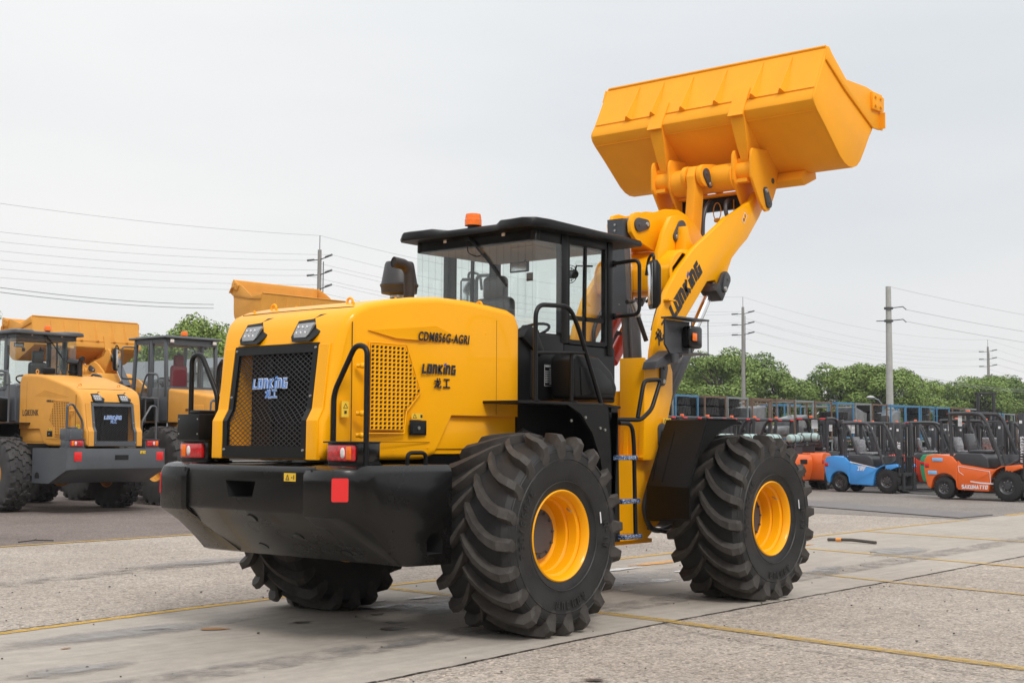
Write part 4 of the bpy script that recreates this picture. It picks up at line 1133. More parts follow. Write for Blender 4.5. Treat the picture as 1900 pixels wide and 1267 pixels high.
    BB(m, 'pin_plate', GRL, boom); BB(mb_, 'bolt', BOL, boom)
    # boom lettering (vertical-ish along the plate)
    if brand and detail:
        d = Vector((3.965 - 3.30, 3.42 - 2.62)).normalized()
        ln = 1.0
        for s_ in (-1, 1):
            ys_ = s_ * .552
            p0 = Vector((3.170, 2.745)); dv = Vector((.565, .575)).normalized(); nv = Vector((-dv.y, dv.x))
            h_ = .146; L_ = wlen('LONKING', h_, .88)
            m = MB()
            if s_ < 0: fn = frame_fn((p0.x, ys_, p0.y), (dv.x, 0, dv.y), (nv.x, 0, nv.y), (0, -1, 0), .14)
            else:
                q0 = p0 + dv * L_; fn = frame_fn((q0.x, ys_, q0.y), (-dv.x, 0, -dv.y), (nv.x, 0, nv.y), (0, 1, 0), .14)
            word(m, 'LONKING', h_, fn, .31, 0, adv=.84, flag=True)
            BB(m, 'brand_lettering', [TXT, BLU], boom)
            m = MB(); g = .0145; p1 = p0 - dv * .40 + nv * (-.01)
            if s_ < 0: fn = frame_fn((p1.x, ys_, p1.y), (dv.x, 0, dv.y), (nv.x, 0, nv.y), (0, -1, 0))
            else:
                q1 = p1 + dv * .33; fn = frame_fn((q1.x, ys_, q1.y), (-dv.x, 0, -dv.y), (nv.x, 0, nv.y), (0, 1, 0))
            m.strokes([[(a_ * g, b_ * g) for a_, b_ in l] for l in LONG_CH], .022, fn, .003); m.strokes([[(a_ * g + .175, b_ * g) for a_, b_ in l] for l in GONG_CH], .022, fn, .003)
            BB(m, 'character_lettering', TXT, boom)
        sy = MB(); fnw = frame_fn((4.55, -.552, 3.90), (.55, 0, .83), (-.83, 0, .55), (0, -1, 0))
        sy.strokes([[(0, 0), (.11, 0), (.11, .055), (0, .055)]], .006, fnw, .001, closed=(0,)); BB(sy, 'warning_sticker', WHT, boom)
        sy = MB(); sy.strokes([[(.015, .015), (.05, .015), (.032, .042)]], .005, fnw, .002, closed=(0,)); sy.strokes([[(.07, .015), (.095, .04)]], .008, fnw, .002); BB(sy, 'sticker_symbol', TXT, boom)
    # lift cylinders: pin on the frame, pin under the boom
    up_ = XB @ Vector((4.075, 0, 3.235)); lo_ = Vector((2.86, 0, 1.62))
    dv = (up_ - lo_).normalized()
    for s_ in (-1, 1):
        yy = s_ * .47 if not main else s_ * .475
        P = lambda t: (lo_.x + dv.x * t, s_ * .475, lo_.z + dv.z * t)
        L_ = (up_ - lo_).length
        ok = L_ - .16
        m = MB(); bl = min(1.28, ok - .15); m.cyl(P(.05), P(bl - .06), .088, n=28); m.cyl(P(bl - .06), P(bl), .10, n=28); m.cyl(P(.0), P(.10), .105, .10)
        m.tube([(lo_.x + dv.x * .3, s_ * .475 - .07, lo_.z + dv.z * .3 + .08), (lo_.x + dv.x * 1.1, s_ * .475 - .07, lo_.z + dv.z * 1.1 + .08)], .014, 8)
        lc = B(m, 'lift_cylinder', GRL if main else GRY)
        m = MB(); m.cyl(P(bl - .02), P(L_ - .12), .047, n=24); B(m, 'piston_rod', CHR, lc)
        m = MB(); m.cyl(P(L_ - .20), P(L_ - .10), .075, .085)
        # forked eye around the boom plate
        for q in (-1, 1):
            y_ = s_ * .517 + q * .062; a, b = sorted((y_, y_ + q * .035)); e_ = Vector((up_.x, up_.z)); d2 = Vector((dv.x, dv.z)); n2 = Vector((-d2.y, d2.x))
            pts = [e_ - d2 * .22 + n2 * .07, e_ - d2 * .22 - n2 * .07] + [e_ + (n2 * -math.cos(t) + d2 * math.sin(t)) * .085 for t in [PI * k / 8 for k in range(9)]]
            m.prism([(p.x, p.y) for p in pts], 'xz', a, b, bev=.006)
        pts = [e_ - d2 * .24 + n2 * .085, e_ - d2 * .24 - n2 * .085, e_ - d2 * .13 - n2 * .085, e_ - d2 * .13 + n2 * .085]
        m.prism([(p.x, p.y) for p in pts], 'xz', s_ * .517 - .10, s_ * .517 + .10, bev=.008)
        B(m, 'rod_eye', mat('eye_dark', (.035, .035, .038), .45), lc)
        mb_ = MB(); m = MB(); yo_ = s_ * .517 + s_ * .097
        pin_cap(m, (e_.x, e_.y), (e_.x - .05, e_.y - .11), yo_, s_, .06, .02, mb_); B(m, 'pin_plate', GRL, lc); B(mb_, 'bolt', BOL, lc)
    # rocker lever (Z-bar)
    m = MB()
    RK = [(3.03, 3.86), (2.97, 3.76), (2.98, 3.66), (3.06, 3.59), (3.40, 3.50), (3.56, 3.56), (3.95, 3.60), (4.18, 3.50), (4.30, 3.47), (4.40, 3.52), (4.42, 3.62), (4.38, 3.72), (4.22, 3.86), (4.03, 3.96), (3.85, 4.00), (3.62, 3.98), (3.42, 3.92), (3.25, 3.88), (3.12, 3.885)]
    for s_ in (-1, 1):
        a, b = sorted((s_ * .155, s_ * .105)); m.prism(RK, 'xz', a, b, bev=.006, ang=40)
    m.prism([(3.10, 3.60), (3.45, 3.52), (3.60, 3.60), (3.25, 3.70)], 'xz', -.105, .105); m.cyl((3.68, -.235, 3.775), (3.68, .235, 3.775), .10)
    rk = BB(m, 'rocker_lever', body)
    mb_ = MB(); m = MB(); pin_cap(m, (3.10, 3.745), (3.235, 3.765), -.155, -1, .075, .022, mb_); BB(m, 'pin_plate', GRL, rk); BB(mb_, 'bolt', BOL, rk)
    # link bar from rocker to bucket
    m = MB(); a_ = XB @ Vector((4.33, 0, 3.58)); b_ = XK @ Vector((4.44, 0, 4.47)); d2 = Vector((b_.x - a_.x, b_.z - a_.z)).normalized(); n2 = Vector((-d2.y, d2.x))
    A2, B2 = Vector((a_.x, a_.z)), Vector((b_.x, b_.z))
    pts = [A2 + n2 * .09, A2 - d2 * .09, A2 - n2 * .09, B2 - n2 * .10 - d2 * .14, B2 - n2 * .125 - d2 * .03, B2 - n2 * .09 + d2 * .09, B2 + d2 * .125, B2 + n2 * .09 + d2 * .09, B2 + n2 * .125 - d2 * .03, B2 + n2 * .09 - d2 * .14]
    m.prism([(p.x, p.y) for p in pts], 'xz', -.055, .055, bev=.012)
    B(m, 'link_bar', orgm if main else body)
    # tilt cylinder with its cover plate
    top = XB @ Vector((3.10, 0, 3.745)); bot = Vector((3.25, 0, 1.95)) if main or abs(boom_rot) < .01 else Vector((2.75, 0, 2.0))
    dv = (top - bot).normalized(); L_ = (top - bot).length
    m = MB(); bl = min(.98, L_ - .3); m.cyl(tuple(bot), tuple(bot + dv * bl), .098, n=28); m.cyl(tuple(bot + dv * bl), tuple(bot + dv * (bl + .05)), .112, n=28); m.tube([tuple(bot + dv * .1 + Vector((-.11, -.07, 0))), tuple(bot + dv * bl * .95 + Vector((-.11, -.07, 0)))], .012, 8)
    m.box(bot.x - .05, bot.x + .16, -.16, -.06, bot.z + .28, bot.z + .40, bev=.01)
    tcy = B(m, 'tilt_cylinder', GRY)
    m = MB(); m.cyl(tuple(bot + dv * bl), tuple(top - dv * .08), .052, n=24); B(m, 'piston_rod', CHR, tcy)
    m = MB(); m.cyl(tuple(top - Vector((0, .09, 0))), tuple(top + Vector((0, .09, 0))), .085, n=24); m.cyl(tuple(top - dv * .16), tuple(top - dv * .04), .06, .07); B(m, 'rod_eye', GRL, tcy)
    # cover plate: long flat channel behind the rod
    n_ = Vector((-dv.z, 0, dv.x))
    m = MB(); c0 = bot + dv * (bl - .10) - Vector((.15, 0, 0)) ; c1 = top + dv * .06 - Vector((.15, 0, 0))
    vs = []
    for c_ in (c0, c1):
        for (dx, dy) in ((0, -.07), (0, .13), (.02, .13), (.02, -.05), (.07, -.05), (.07, -.07)): vs.append((c_.x + dx, dy, c_.z))
    m.add(vs, [(i, (i + 1) % 6, (i + 1) % 6 + 6, i + 6) for i in range(6)] + [(0, 1, 2, 3, 4, 5), (11, 10, 9, 8, 7, 6)])
    cp = B(m, 'rod_cover', GRY, tcy, smooth=0)
    m = MB()
    for k in (.06, .12): m.cyl((c1.x + .0, .03, c1.z - k), (c1.x - .008, .03, c1.z - k), .012, n=8)
    for k in (.10, .16): m.cyl((c0.x + .0, .03, c0.z + k), (c0.x - .008, .03, c0.z + k), .012, n=8)
    B(m, 'bolt', BOL, tcy)
    if main:
        # hoses along the boom
        m = MB(); m.tube(fillet([(2.92, -.46, 2.62), (2.99, -.46, 2.80), (3.06, -.46, 2.93), (3.20, -.46, 3.02), (3.30, -.45, 3.30), (3.34, -.44, 3.36)], .08, 6), .022, 10)
        m.tube(fillet([(2.70, -.30, 2.9), (2.80, -.30, 2.92), (2.86, -.34, 2.72), (2.95, -.36, 2.52)], .08, 6), .024, 10)
        m.tube(fillet([(3.60, .40, 3.0), (3.30, .42, 2.95), (3.10, .43, 2.7), (3.12, .43, 2.45)], .1, 6), .022, 10)
        for zz in range(9): m.lathe([(0, .021), (.004, .027), (.010, .027), (.014, .021)], (2.985 + zz * .006, -.46, 2.72 + zz * .02), 10, axis='z')
        B(m, 'boom_hose', HOS)
        m = MB(); m.cyl((3.045, -.46, 2.915), (3.10, -.46, 2.97), .030, n=14); m.cyl((2.80, -.31, 2.90), (2.85, -.335, 2.76), .030, n=14); B(m, 'hose_fitting', BOL)
        m = MB(); m.cyl((3.55, .37, 2.60), (3.35, .37, 2.35), .07, n=16) ; m.cyl((3.10, .56, 2.05), (4.0, .56, 3.15), .03, n=8)
        m.tube([(3.5, .30, 3.1), (3.15, .30, 2.55), (2.95, .32, 2.2)], .06, 12)
        B(m, 'red_hydraulic_cylinder', SRD)
        # work lamp on a bracket at the boom foot
        m = MB()
        m.prism([(2.57, 2.69), (3.0, 2.69), (2.98, 2.38), (2.66, 2.36), (2.57, 2.45)], 'xz', -.85, -.83)
        m.box(2.57, 3.16, -.98, -.80, 2.70, 2.716); m.box(2.78, 3.16, -.98, -.80, 2.36, 2.375)
        m.prism([(2.50, 2.20), (2.53, 2.28), (2.78, 2.40), (2.98, 2.40), (2.98, 2.34), (2.70, 2.24)], 'xz', -.78, -.62, bev=.01)
        m.tube([(3.15, -.97, 2.70), (3.15, -.97, 2.37)], .006, 6); m.tube([(3.08, -.82, 2.70), (3.08, -.82, 2.37)], .005, 6)
        m.cyl((2.72, -.86, 2.36), (2.72, -.86, 2.27), .04)
        wl = B(m, 'work_lamp', GRL)
        m = MB(); m.box(2.84, 3.06, -.97, -.86, 2.42, 2.64, bev=.03, seg=3); B(m, 'lamp_housing', BLK, wl)
        m = MB(); m.box(2.87, 2.95, -.975, -.95, 2.49, 2.57, bev=.008); B(m, 'amber_lens', AMB, wl)
    # ---------------- bucket
    BW = 1.455 * bucket_w
    m = MB()
    O = [(4.770, 5.772), (4.500, 5.262), (4.437, 5.165), (4.432, 5.125), (4.455, 5.075), (4.51, 5.02), (4.705, 4.868), (4.90, 4.705), (5.02, 4.605), (5.12, 4.548), (5.22, 4.522), (5.32, 4.525), (5.42, 4.562), (5.50, 4.63), (5.60, 4.76), (5.806, 5.055), (6.02, 5.34)]
    def inset(P, t):
        o = []
        for i, p in enumerate(P):
            a = Vector(P[max(i - 1, 0)]); b = Vector(P[min(i + 1, len(P) - 1)]); d_ = (b - a).normalized(); n3 = Vector((-d_.y, d_.x)) ; o.append((p[0] + n3.x * t, p[1] + n3.y * t))
        return o
    I = inset(O, .028)
    # signs: make sure inset goes to the interior (towards 5.2,5.2)
    if (Vector(I[0]) - Vector((5.3, 5.2))).length > (Vector(O[0]) - Vector((5.3, 5.2))).length: I = inset(O, -.028)
    m.prism(O + I[::-1], 'xz', -BW, BW, ang=200)
    SP = O[1:16]
    for s_ in (-1, 1):
        a, b = sorted((s_ * BW, s_ * (BW + .025)))
        m.prism([(4.766, 5.768), (4.735, 5.705)] + SP + [(5.80, 5.07)], 'xz', a, b, bev=.004, ang=50)
    sh = BK(m, 'bucket', orgm, smooth=30)
    m = MB()
    d_ = Vector((.27, .51)).normalized(); nrm = Vector((-d_.y, d_.x))
    for yy in (.98, .63, .22, -.23, -.70, -1.06):
        yy *= bucket_w
        p0 = Vector((4.745, 5.715)); p1 = Vector((4.505, 5.262))
        T = p0 + nrm * .012; S = p1 - nrm * .004; M_ = p1 + nrm * .085; S2 = p1 - d_ * .03 + nrm * .0
        vs = [(T.x, yy - .006, T.y), (T.x, yy + .006, T.y), (S.x, yy - .052, S.y), (M_.x, yy - .022, M_.y), (M_.x, yy - .008, M_.y), (S.x, yy + .055, S.y), (T.x, yy + .008, T.y - .02), (p0.x, yy - .01, p0.y)]
        m.add(vs[:6], [(0, 2, 3), (0, 3, 4, 1), (1, 4, 5), (2, 5, 4, 3), (0, 1, 5, 2)])
    m.cyl((4.765, -BW, 5.765), (4.765, BW, 5.765), .018, n=8)
    BK(m, 'back_rib', orgm, sh)
    # brackets over the bend
    for s_ in (-1, 1):
        yy = s_ * .54
        m = MB()
        # folded plate
        m.prism([(4.577, 5.400), (4.558, 5.412), (4.384, 5.080), (4.402, 5.072)], 'xz', yy - .095, yy + .095)
        # tapered column down to the ears
        rings = []
        for z_, x0, x1, hw_ in ((5.12, 4.42, 4.52, .085), (4.95, 4.47, 4.66, .08), (4.75, 4.54, 4.88, .062), (4.62, 4.59, 4.98, .045)):
            rings.append([(x0, yy - hw_, z_), (x0, yy + hw_, z_), (x1, yy + hw_, z_), (x1, yy - hw_, z_)])
        m.loft(rings)
        # ears
        EAR = [(4.555, 4.73), (4.53, 4.70), (4.515, 4.64), (4.52, 4.40), (4.70, 4.15), (4.775, 4.08), (4.83, 4.055), (4.90, 4.075), (5.03, 4.29), (5.07, 4.38), (5.10, 4.56), (4.85, 4.75), (4.60, 4.73)]
        for q in (-1, 1):
            y_ = yy + q * .115; a, b = sorted((y_ - .016, y_ + .016)); m.prism(EAR, 'xz', a, b, bev=.005, ang=30)
        m.cyl((4.63, yy - .10, 4.62), (4.63, yy + .10, 4.62), .035); m.box(4.52, 4.62, yy - .06, yy + .06, 4.36, 4.40); m.cyl((4.66, yy - .11, 4.50), (4.66, yy + .11, 4.50), .11, n=24)
        br = BK(m, 'mounting_bracket', orgm, sh)
        mb_ = MB(); m = MB()
        pin_cap(m, (4.865, 4.155), (4.80, 4.285), yy + s_ * .131, s_, .06, .022, mb_); 
        pin_cap(m, (4.865, 4.155), (4.80, 4.285), yy - s_ * .131, -s_, .05, .010, mb_) if s_ > 0 else None
        m.cyl((4.975, yy + s_ * .13, 4.42), (4.975, yy + s_ * .136, 4.42), .032, n=14)
        BK(m, 'pin_plate', GRL, br); BK(mb_, 'bolt', BOL, br)
    m = MB(); m.cyl((4.66, -.41, 4.46), (4.66, .41, 4.46), .155, n=32)
    for s_ in (-1, 1):
        a, b = sorted((s_ * .075, s_ * .135)); pts = [(4.44 + .125 * math.cos(t), 4.47 + .125 * math.sin(t)) for t in [R(110) + R(200) * k / 10 for k in range(11)]]
        m.prism(pts + [(4.62, 4.32), (4.80, 4.30), (4.80, 4.62), (4.60, 4.62)], 'xz', a, b, bev=.006, ang=40)
    m.box(4.70, 5.05, -.41, .41, 4.27, 4.30)
    cb = BK(m, 'cross_tube', orgm, sh)
    mb_ = MB(); m = MB(); pin_cap(m, (4.43, 4.485), (4.50, 4.375), -.135, -1, .062, .02, mb_); BK(m, 'pin_plate', GRL, cb); BK(mb_, 'bolt', BOL, cb)
    for yy in (-.41, .41):
        m = MB(); m.tube([(4.66 + .16 * math.cos(2 * PI * k / 20), yy * .985, 4.46 + .16 * math.sin(2 * PI * k / 20)) for k in range(21)], .009, 6, cap=False); BK(m, 'weld_bead', orgm, sh)
    for (xa_, za_) in ((4.497, 5.270), (4.505, 5.020)):
        m = MB(); m.tube([(xa_ - .004, -BW, za_), (xa_ - .004, BW, za_)], .006, 6); BK(m, 'weld_bead', orgm, sh)
    m = MB(); m.box(4.78, 4.84, -.44, .44, 4.12, 4.27); BK(m, 'stop_bar', BLM, sh)
    # side cutters, hinge blocks
    for s_ in (-1, 1):
        m = MB(); y_ = s_ * (BW + .026); a, b = sorted((y_, y_ + s_ * .022))
        m.prism([(4.745, 5.755), (4.690, 5.60), (5.11, 5.36), (5.79, 5.045), (5.95, 5.05), (6.06, 5.30), (6.07, 5.44), (5.62, 5.485), (5.07, 5.47)], 'xz', a, b, bev=.004, ang=20)
        m.box(5.72, 5.95, *sorted((y_ + s_ * .02, y_ + s_ * .055)), 5.25, 5.45, bev=.008)
        for xx, zz in ((5.77, 5.30), (5.90, 5.30), (5.77, 5.40), (5.90, 5.40)): m.cyl((xx, y_ + s_ * .05, zz), (xx, y_ + s_ * .075, zz), .02, n=8)
        m.box(5.93, 5.95, *sorted((y_, y_ + s_ * .09)), 5.06, 5.24); m.box(5.93, 6.03, *sorted((y_ + s_ * .0, y_ + s_ * .02)), 5.06, 5.26)
        BK(m, 'side_cutter', orgm, sh)
    m = MB(); m.prism([(5.74, 5.00), (5.78, 4.97), (6.10, 5.42), (6.06, 5.42)], 'xz', -BW - .01, BW + .01, bev=.003); BK(m, 'cutting_edge', orgm, sh)
    if main:
        m = MB(); m.prism([(5.16, 4.54), (5.05, 4.42), (5.15, 4.36), (5.42, 4.47), (5.40, 4.56)], 'xz', -.98, -.60, bev=.01); BK(m, 'wear_pad', orgm, sh)
        m = MB()
        m.tube(fillet([(4.70, -.02, 4.22), (4.62, -.02, 4.16), (4.55, -.02, 4.02), (4.54, -.02, 3.75)], .08, 6), .024, 10)
        m.tube(fillet([(4.78, -.24, 4.22), (4.66, -.26, 4.20), (4.60, -.28, 4.08), (4.66, -.30, 3.92)], .09, 6), .024, 10)
        BK(m, 'bucket_hose', mat('grey_hose', (.06, .06, .065), .4))
        m = MB()
        lp = [(4.72 + .0, -.10 + .05 * math.sin(a), 4.10 + .10 * math.cos(a)) for a in [2 * PI * k / 16 for k in range(17)]]
        m.tube(lp, .006, 6, cap=False); m.sphere((4.72, -.10, 4.0), .035, 10, (.6, 1.3, .8)); m.tube([(4.75, -.30, 4.22), (4.75, -.30, 4.05)], .006, 6); m.sphere((4.75, -.30, 4.02), .03, 10, (.7, .8, 1.5))
        BK(m, 'dust_cap', mat('cap_yellow', (.6, .25, .01), .5))
    return root
# ------------------------------------------------------------------ ground
def groundmat(name, cols, speck, rough=.86, s1=.35, s2=85., bump=.35, agg=.0, patch=.0):
    """large soft mottling x fine aggregate speckle, with scattered dark and light stones"""
    m = bpy.data.materials.new(name); m.use_nodes = True; t = m.node_tree; b = t.nodes['Principled BSDF']
    b.inputs['Roughness'].default_value = rough; b.inputs['Specular IOR Level'].default_value = .25
    c = t.nodes.new('ShaderNodeTexCoord'); L = t.links.new
    def noise(sc_, det=6, rg=.6):
        n = t.nodes.new('ShaderNodeTexNoise'); n.inputs['Scale'].default_value = sc_; n.inputs['Detail'].default_value = det; n.inputs['Roughness'].default_value = rg
        L(c.outputs['Object'], n.inputs['Vector']); return n
    def ramp(src, a, ca, b_, cb):
        r = t.nodes.new('ShaderNodeValToRGB'); r.color_ramp.elements[0].position = a; r.color_ramp.elements[1].position = b_
        r.color_ramp.elements[0].color = (*ca, 1); r.color_ramp.elements[1].color = (*cb, 1); L(src, r.inputs[0]); return r
    def mulc(a, b_, f=1.):
        x = t.nodes.new('ShaderNodeMixRGB'); x.blend_type = 'MULTIPLY'; x.inputs[0].default_value = f; L(a, x.inputs[1]); L(b_, x.inputs[2]); return x
    r1 = ramp(noise(s1, 7, .62).outputs['Fac'], .32, cols[0], .70, cols[1])
    r2 = ramp(noise(s2, 3, .75).outputs['Fac'], .34, (1 - speck,) * 3, .68, (1 + speck,) * 3)
    o = mulc(r1.outputs[0], r2.outputs[0])
    r3 = ramp(noise(5.5, 8, .7).outputs['Fac'], .30, (.86, .86, .87), .66, (1.06, 1.055, 1.05)); o = mulc(o.outputs[0], r3.outputs[0])
    if agg:
        v = t.nodes.new('ShaderNodeTexVoronoi'); v.inputs['Scale'].default_value = 52; v.inputs['Randomness'].default_value = 1; L(c.outputs['Object'], v.inputs['Vector'])
        sp = t.nodes.new('ShaderNodeSeparateColor'); L(v.outputs['Color'], sp.inputs[0])
        rr = ramp(sp.outputs[0], .0, (1 - agg, 1 - agg, 1 - agg), 1., (1 + agg, 1 + agg * .93, 1 + agg * .85)); o = mulc(o.outputs[0], rr.outputs[0])
        v2 = t.nodes.new('ShaderNodeTexVoronoi'); v2.inputs['Scale'].default_value = 38; L(c.outputs['Object'], v2.inputs['Vector'])
        s2_ = t.nodes.new('ShaderNodeSeparateColor'); L(v2.outputs['Color'], s2_.inputs[0])
        rs = ramp(s2_.outputs[1], .86, (1, 1, 1), .90, (.62, .60, .58)); o = mulc(o.outputs[0], rs.outputs[0])
        rs = ramp(s2_.outputs[2], .91, (1, 1, 1), .94, (1.32, 1.28, 1.22)); o = mulc(o.outputs[0], rs.outputs[0])
    # fine long drag marks and blotches
    mp = t.nodes.new('ShaderNodeMapping'); mp.inputs['Scale'].default_value = (.5, 5, 1); mp.inputs['Rotation'].default_value = (0, 0, .35); L(c.outputs['Object'], mp.inputs[0])
    n4 = t.nodes.new('ShaderNodeTexNoise'); n4.inputs['Scale'].default_value = 2.2; n4.inputs['Detail'].default_value = 6; L(mp.outputs[0], n4.inputs['Vector'])
    r4 = ramp(n4.outputs['Fac'], .28, (.90, .90, .90), .6, (1.03, 1.03, 1.03)); o = mulc(o.outputs[0], r4.outputs[0])
    if patch:
        r5 = ramp(noise(.9, 9, .7).outputs['Fac'], .60, (1, 1, 1), .75, (1 - patch, 1 - patch, 1 - patch * .95)); o = mulc(o.outputs[0], r5.outputs[0])
    L(o.outputs[0], b.inputs['Base Color'])
    nb = noise(s2 * .8, 4, .7); bp = t.nodes.new('ShaderNodeBump'); bp.inputs['Strength'].default_value = bump; bp.inputs['Distance'].default_value = .012
    L(nb.outputs['Fac'], bp.inputs['Height']); L(bp.outputs[0], b.inputs['Normal'])
    return m
CONC = groundmat('coarse_concrete', ((.320, .276, .235), (.420, .370, .320)), .34, s2=66, agg=.28, patch=.10)
SLAB = groundmat('smooth_concrete', ((.335, .295, .250), (.415, .372, .320)), .14, s2=120, agg=.0, bump=.12, patch=.14)
ASPL = groundmat('reddish_asphalt', ((.150, .122, .108), (.215, .180, .162)), .38, s2=60, agg=.22, patch=.1)
ASPR = groundmat('grey_asphalt', ((.205, .184, .165), (.265, .240, .216)), .25, s2=50, agg=.12, patch=.15)
ASPD = groundmat('dark_asphalt', ((.085, .079, .075), (.125, .117, .110)), .25, s2=40, agg=.1)

def sheet(name, pts, z, m, sub=0):
    mb = MB(); mb.add([(x, y, z) for x, y in pts], [tuple(range(len(pts)))])
    return struct(mb, name, m, smooth=0)
g = MB(); g.add([(-400, -400, -.014), (900, -400, -.014), (900, 900, -.014), (-400, 900, -.014)], [(0, 1, 2, 3)])
struct(g, 'ground', CONC, smooth=0)
def lerp_poly(P, x):
    for a, b in zip(P, P[1:]):
        if a[0] <= x <= b[0]: return a[1] + (b[1] - a[1]) * (x - a[0]) / (b[0] - a[0])
J = [(-60, -4.1), (-2.35, -2.001), (-1.57, -1.956), (-.25, -1.855), (1.41, -1.76), (3.74, -1.71), (6.6, -1.665), (10, -1.552), (24, -1.1)]
U = [(-60, -1.5), (-8, 1.42), (-2.86, 1.72), (-.84, 1.93), (1.05, 2.0), (2.5, 2.03), (11.3, 2.27), (24, 2.40)]
sheet('slab_road', J + U[::-1], -.010, SLAB)
sheet('left_asphalt', [(-60, 8.9), (1.4, 9.40), (4.72, 9.51), (17, 9.9), (19.5, 9.9), (24, 30), (24, 200), (-60, 200)], -.010, ASPL)
sheet('right_asphalt', [(17.6, 2.36), (19.4, 2.42), (24, 2.42), (24.0, -60), (300, -60), (300, 200), (40, 200), (24.1, 30), (19.6, 9.9), (17.4, 9.9)], -.0102, ASPR)
sheet('parking_asphalt', [(26.35, 4.4), (30.5, 12.7), (30.5, 17), (17, 17.0), (17, 200), (300, 200), (300, -40), (24.5, -40), (24.2, .2)], -.0065, ASPD)

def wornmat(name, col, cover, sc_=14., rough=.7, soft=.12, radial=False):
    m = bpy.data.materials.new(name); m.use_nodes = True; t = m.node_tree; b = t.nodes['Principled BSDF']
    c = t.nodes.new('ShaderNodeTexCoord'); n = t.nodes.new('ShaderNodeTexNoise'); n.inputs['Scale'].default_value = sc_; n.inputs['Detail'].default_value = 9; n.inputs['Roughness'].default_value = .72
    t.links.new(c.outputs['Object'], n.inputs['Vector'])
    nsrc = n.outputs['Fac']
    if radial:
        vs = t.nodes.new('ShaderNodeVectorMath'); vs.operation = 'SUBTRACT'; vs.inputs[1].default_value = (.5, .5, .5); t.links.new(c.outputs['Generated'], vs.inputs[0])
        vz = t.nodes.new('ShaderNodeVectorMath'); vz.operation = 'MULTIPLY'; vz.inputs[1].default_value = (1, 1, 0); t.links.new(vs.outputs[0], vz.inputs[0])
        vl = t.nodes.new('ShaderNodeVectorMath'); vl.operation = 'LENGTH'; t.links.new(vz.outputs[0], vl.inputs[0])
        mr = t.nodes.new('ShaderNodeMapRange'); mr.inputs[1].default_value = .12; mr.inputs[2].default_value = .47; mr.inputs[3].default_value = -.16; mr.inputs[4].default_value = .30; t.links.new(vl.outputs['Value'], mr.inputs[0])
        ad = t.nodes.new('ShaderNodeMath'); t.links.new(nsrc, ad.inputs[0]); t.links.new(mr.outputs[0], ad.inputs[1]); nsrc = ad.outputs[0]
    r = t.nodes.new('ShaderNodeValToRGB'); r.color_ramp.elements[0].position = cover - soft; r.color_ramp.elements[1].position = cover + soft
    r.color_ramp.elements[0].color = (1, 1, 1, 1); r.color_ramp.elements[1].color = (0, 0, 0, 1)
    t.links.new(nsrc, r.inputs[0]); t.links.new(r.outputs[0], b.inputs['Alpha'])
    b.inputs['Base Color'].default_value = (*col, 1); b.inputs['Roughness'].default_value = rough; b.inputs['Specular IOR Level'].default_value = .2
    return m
YL1 = wornmat('yellow_marking', (.56, .34, .06), .60, soft=.16)
YL2 = wornmat('faded_yellow_marking', (.47, .31, .09), .56, soft=.18)
YL3 = wornmat('orange_spray', (.55, .27, .09), .44, 9)
WL = wornmat('white_marking', (.55, .55, .53), .60)
JNT = wornmat('joint_dark', (.035, .032, .030), .60, 30)
CRK = wornmat('crack_dark', (.06, .055, .05), .50, 22)
rnd = random.Random(4)
LZ = [-.0055]
def ribbon(name, P, w_, m, jit=0.0, step=.12, z=None):
    mb = MB(); A = []; Bq = []
    z = LZ[0] if z is None else z; LZ[0] += .00012
    pts = []
    for a, b in zip(P, P[1:]):
        a, b = Vector(a), Vector(b); n = max(1, int((b - a).length / step)) if jit else 1
        for i in range(n): pts.append(a.lerp(b, i / n))
    pts.append(Vector(P[-1]))
    for i, p in enumerate(pts):
        d = (pts[min(i + 1, len(pts) - 1)] - pts[max(i - 1, 0)]).normalized(); n_ = Vector((-d.y, d.x))
        o = rnd.uniform(-jit, jit); ww = w_ * (rnd.uniform(.45, 1.5) if jit else 1)
        A.append((p.x + n_.x * (o + ww / 2), p.y + n_.y * (o + ww / 2), z)); Bq.append((p.x + n_.x * (o - ww / 2), p.y + n_.y * (o - ww / 2), z))
    n = len(A); mb.add(A + Bq, [(i, i + 1, i + 1 + n, i + n) for i in range(n - 1)])
    return struct(mb, name, m, smooth=0)
ribbon('slab_joint', J[1:], .020, JNT, .006)
ribbon('slab_joint', [(-14, -2.35), (-2.35, -2.001)], .020, JNT, .006)
ribbon('yellow_line', [(-8, 1.40), (-2.86, 1.68), (-.84, 1.90), (1.05, 1.97), (2.5, 2.0), (11.3, 2.24)], .11, YL1)
ribbon('slab_joint', [(-8, 1.48), (-2.86, 1.76), (-.84, 1.98), (1.05, 2.05)], .030, JNT, .014, step=.07)
ribbon('yellow_line', [(11.3, 2.26), (15.7, 2.33), (17.6, 2.32)], .13, YL2)
ribbon('yellow_line', [(19.6, 2.34), (30, 2.5)], .15, YL1)
ribbon('yellow_line', [(-30, 8.65), (1.396, 9.396), (4.72, 9.51), (14, 9.8)], .10, YL1)
ribbon('yellow_line', [(1.45, 1.85), (1.358, -.956), (1.309, -1.728), (1.122, -3.155), (.936, -4.881), (.6, -8)], .15, YL2)
ribbon('yellow_line', [(9.30, 2.2), (9.062, 1.187), (8.379, -2.146), (8.0, -4)], .10, YL1)
ribbon('yellow_line', [(6.2, 1.0), (5.936, -.415), (5.631, -1.666), (5.41, -3.237), (5.1, -5)], .10, YL2)
ribbon('yellow_line', [(13.06, 2.25), (12.542, -.616), (12.1, -3)], .12, YL1)
ribbon('white_line', [(30.6, 13.0), (26.25, 4.4), (24.1, .1)], .14, WL)
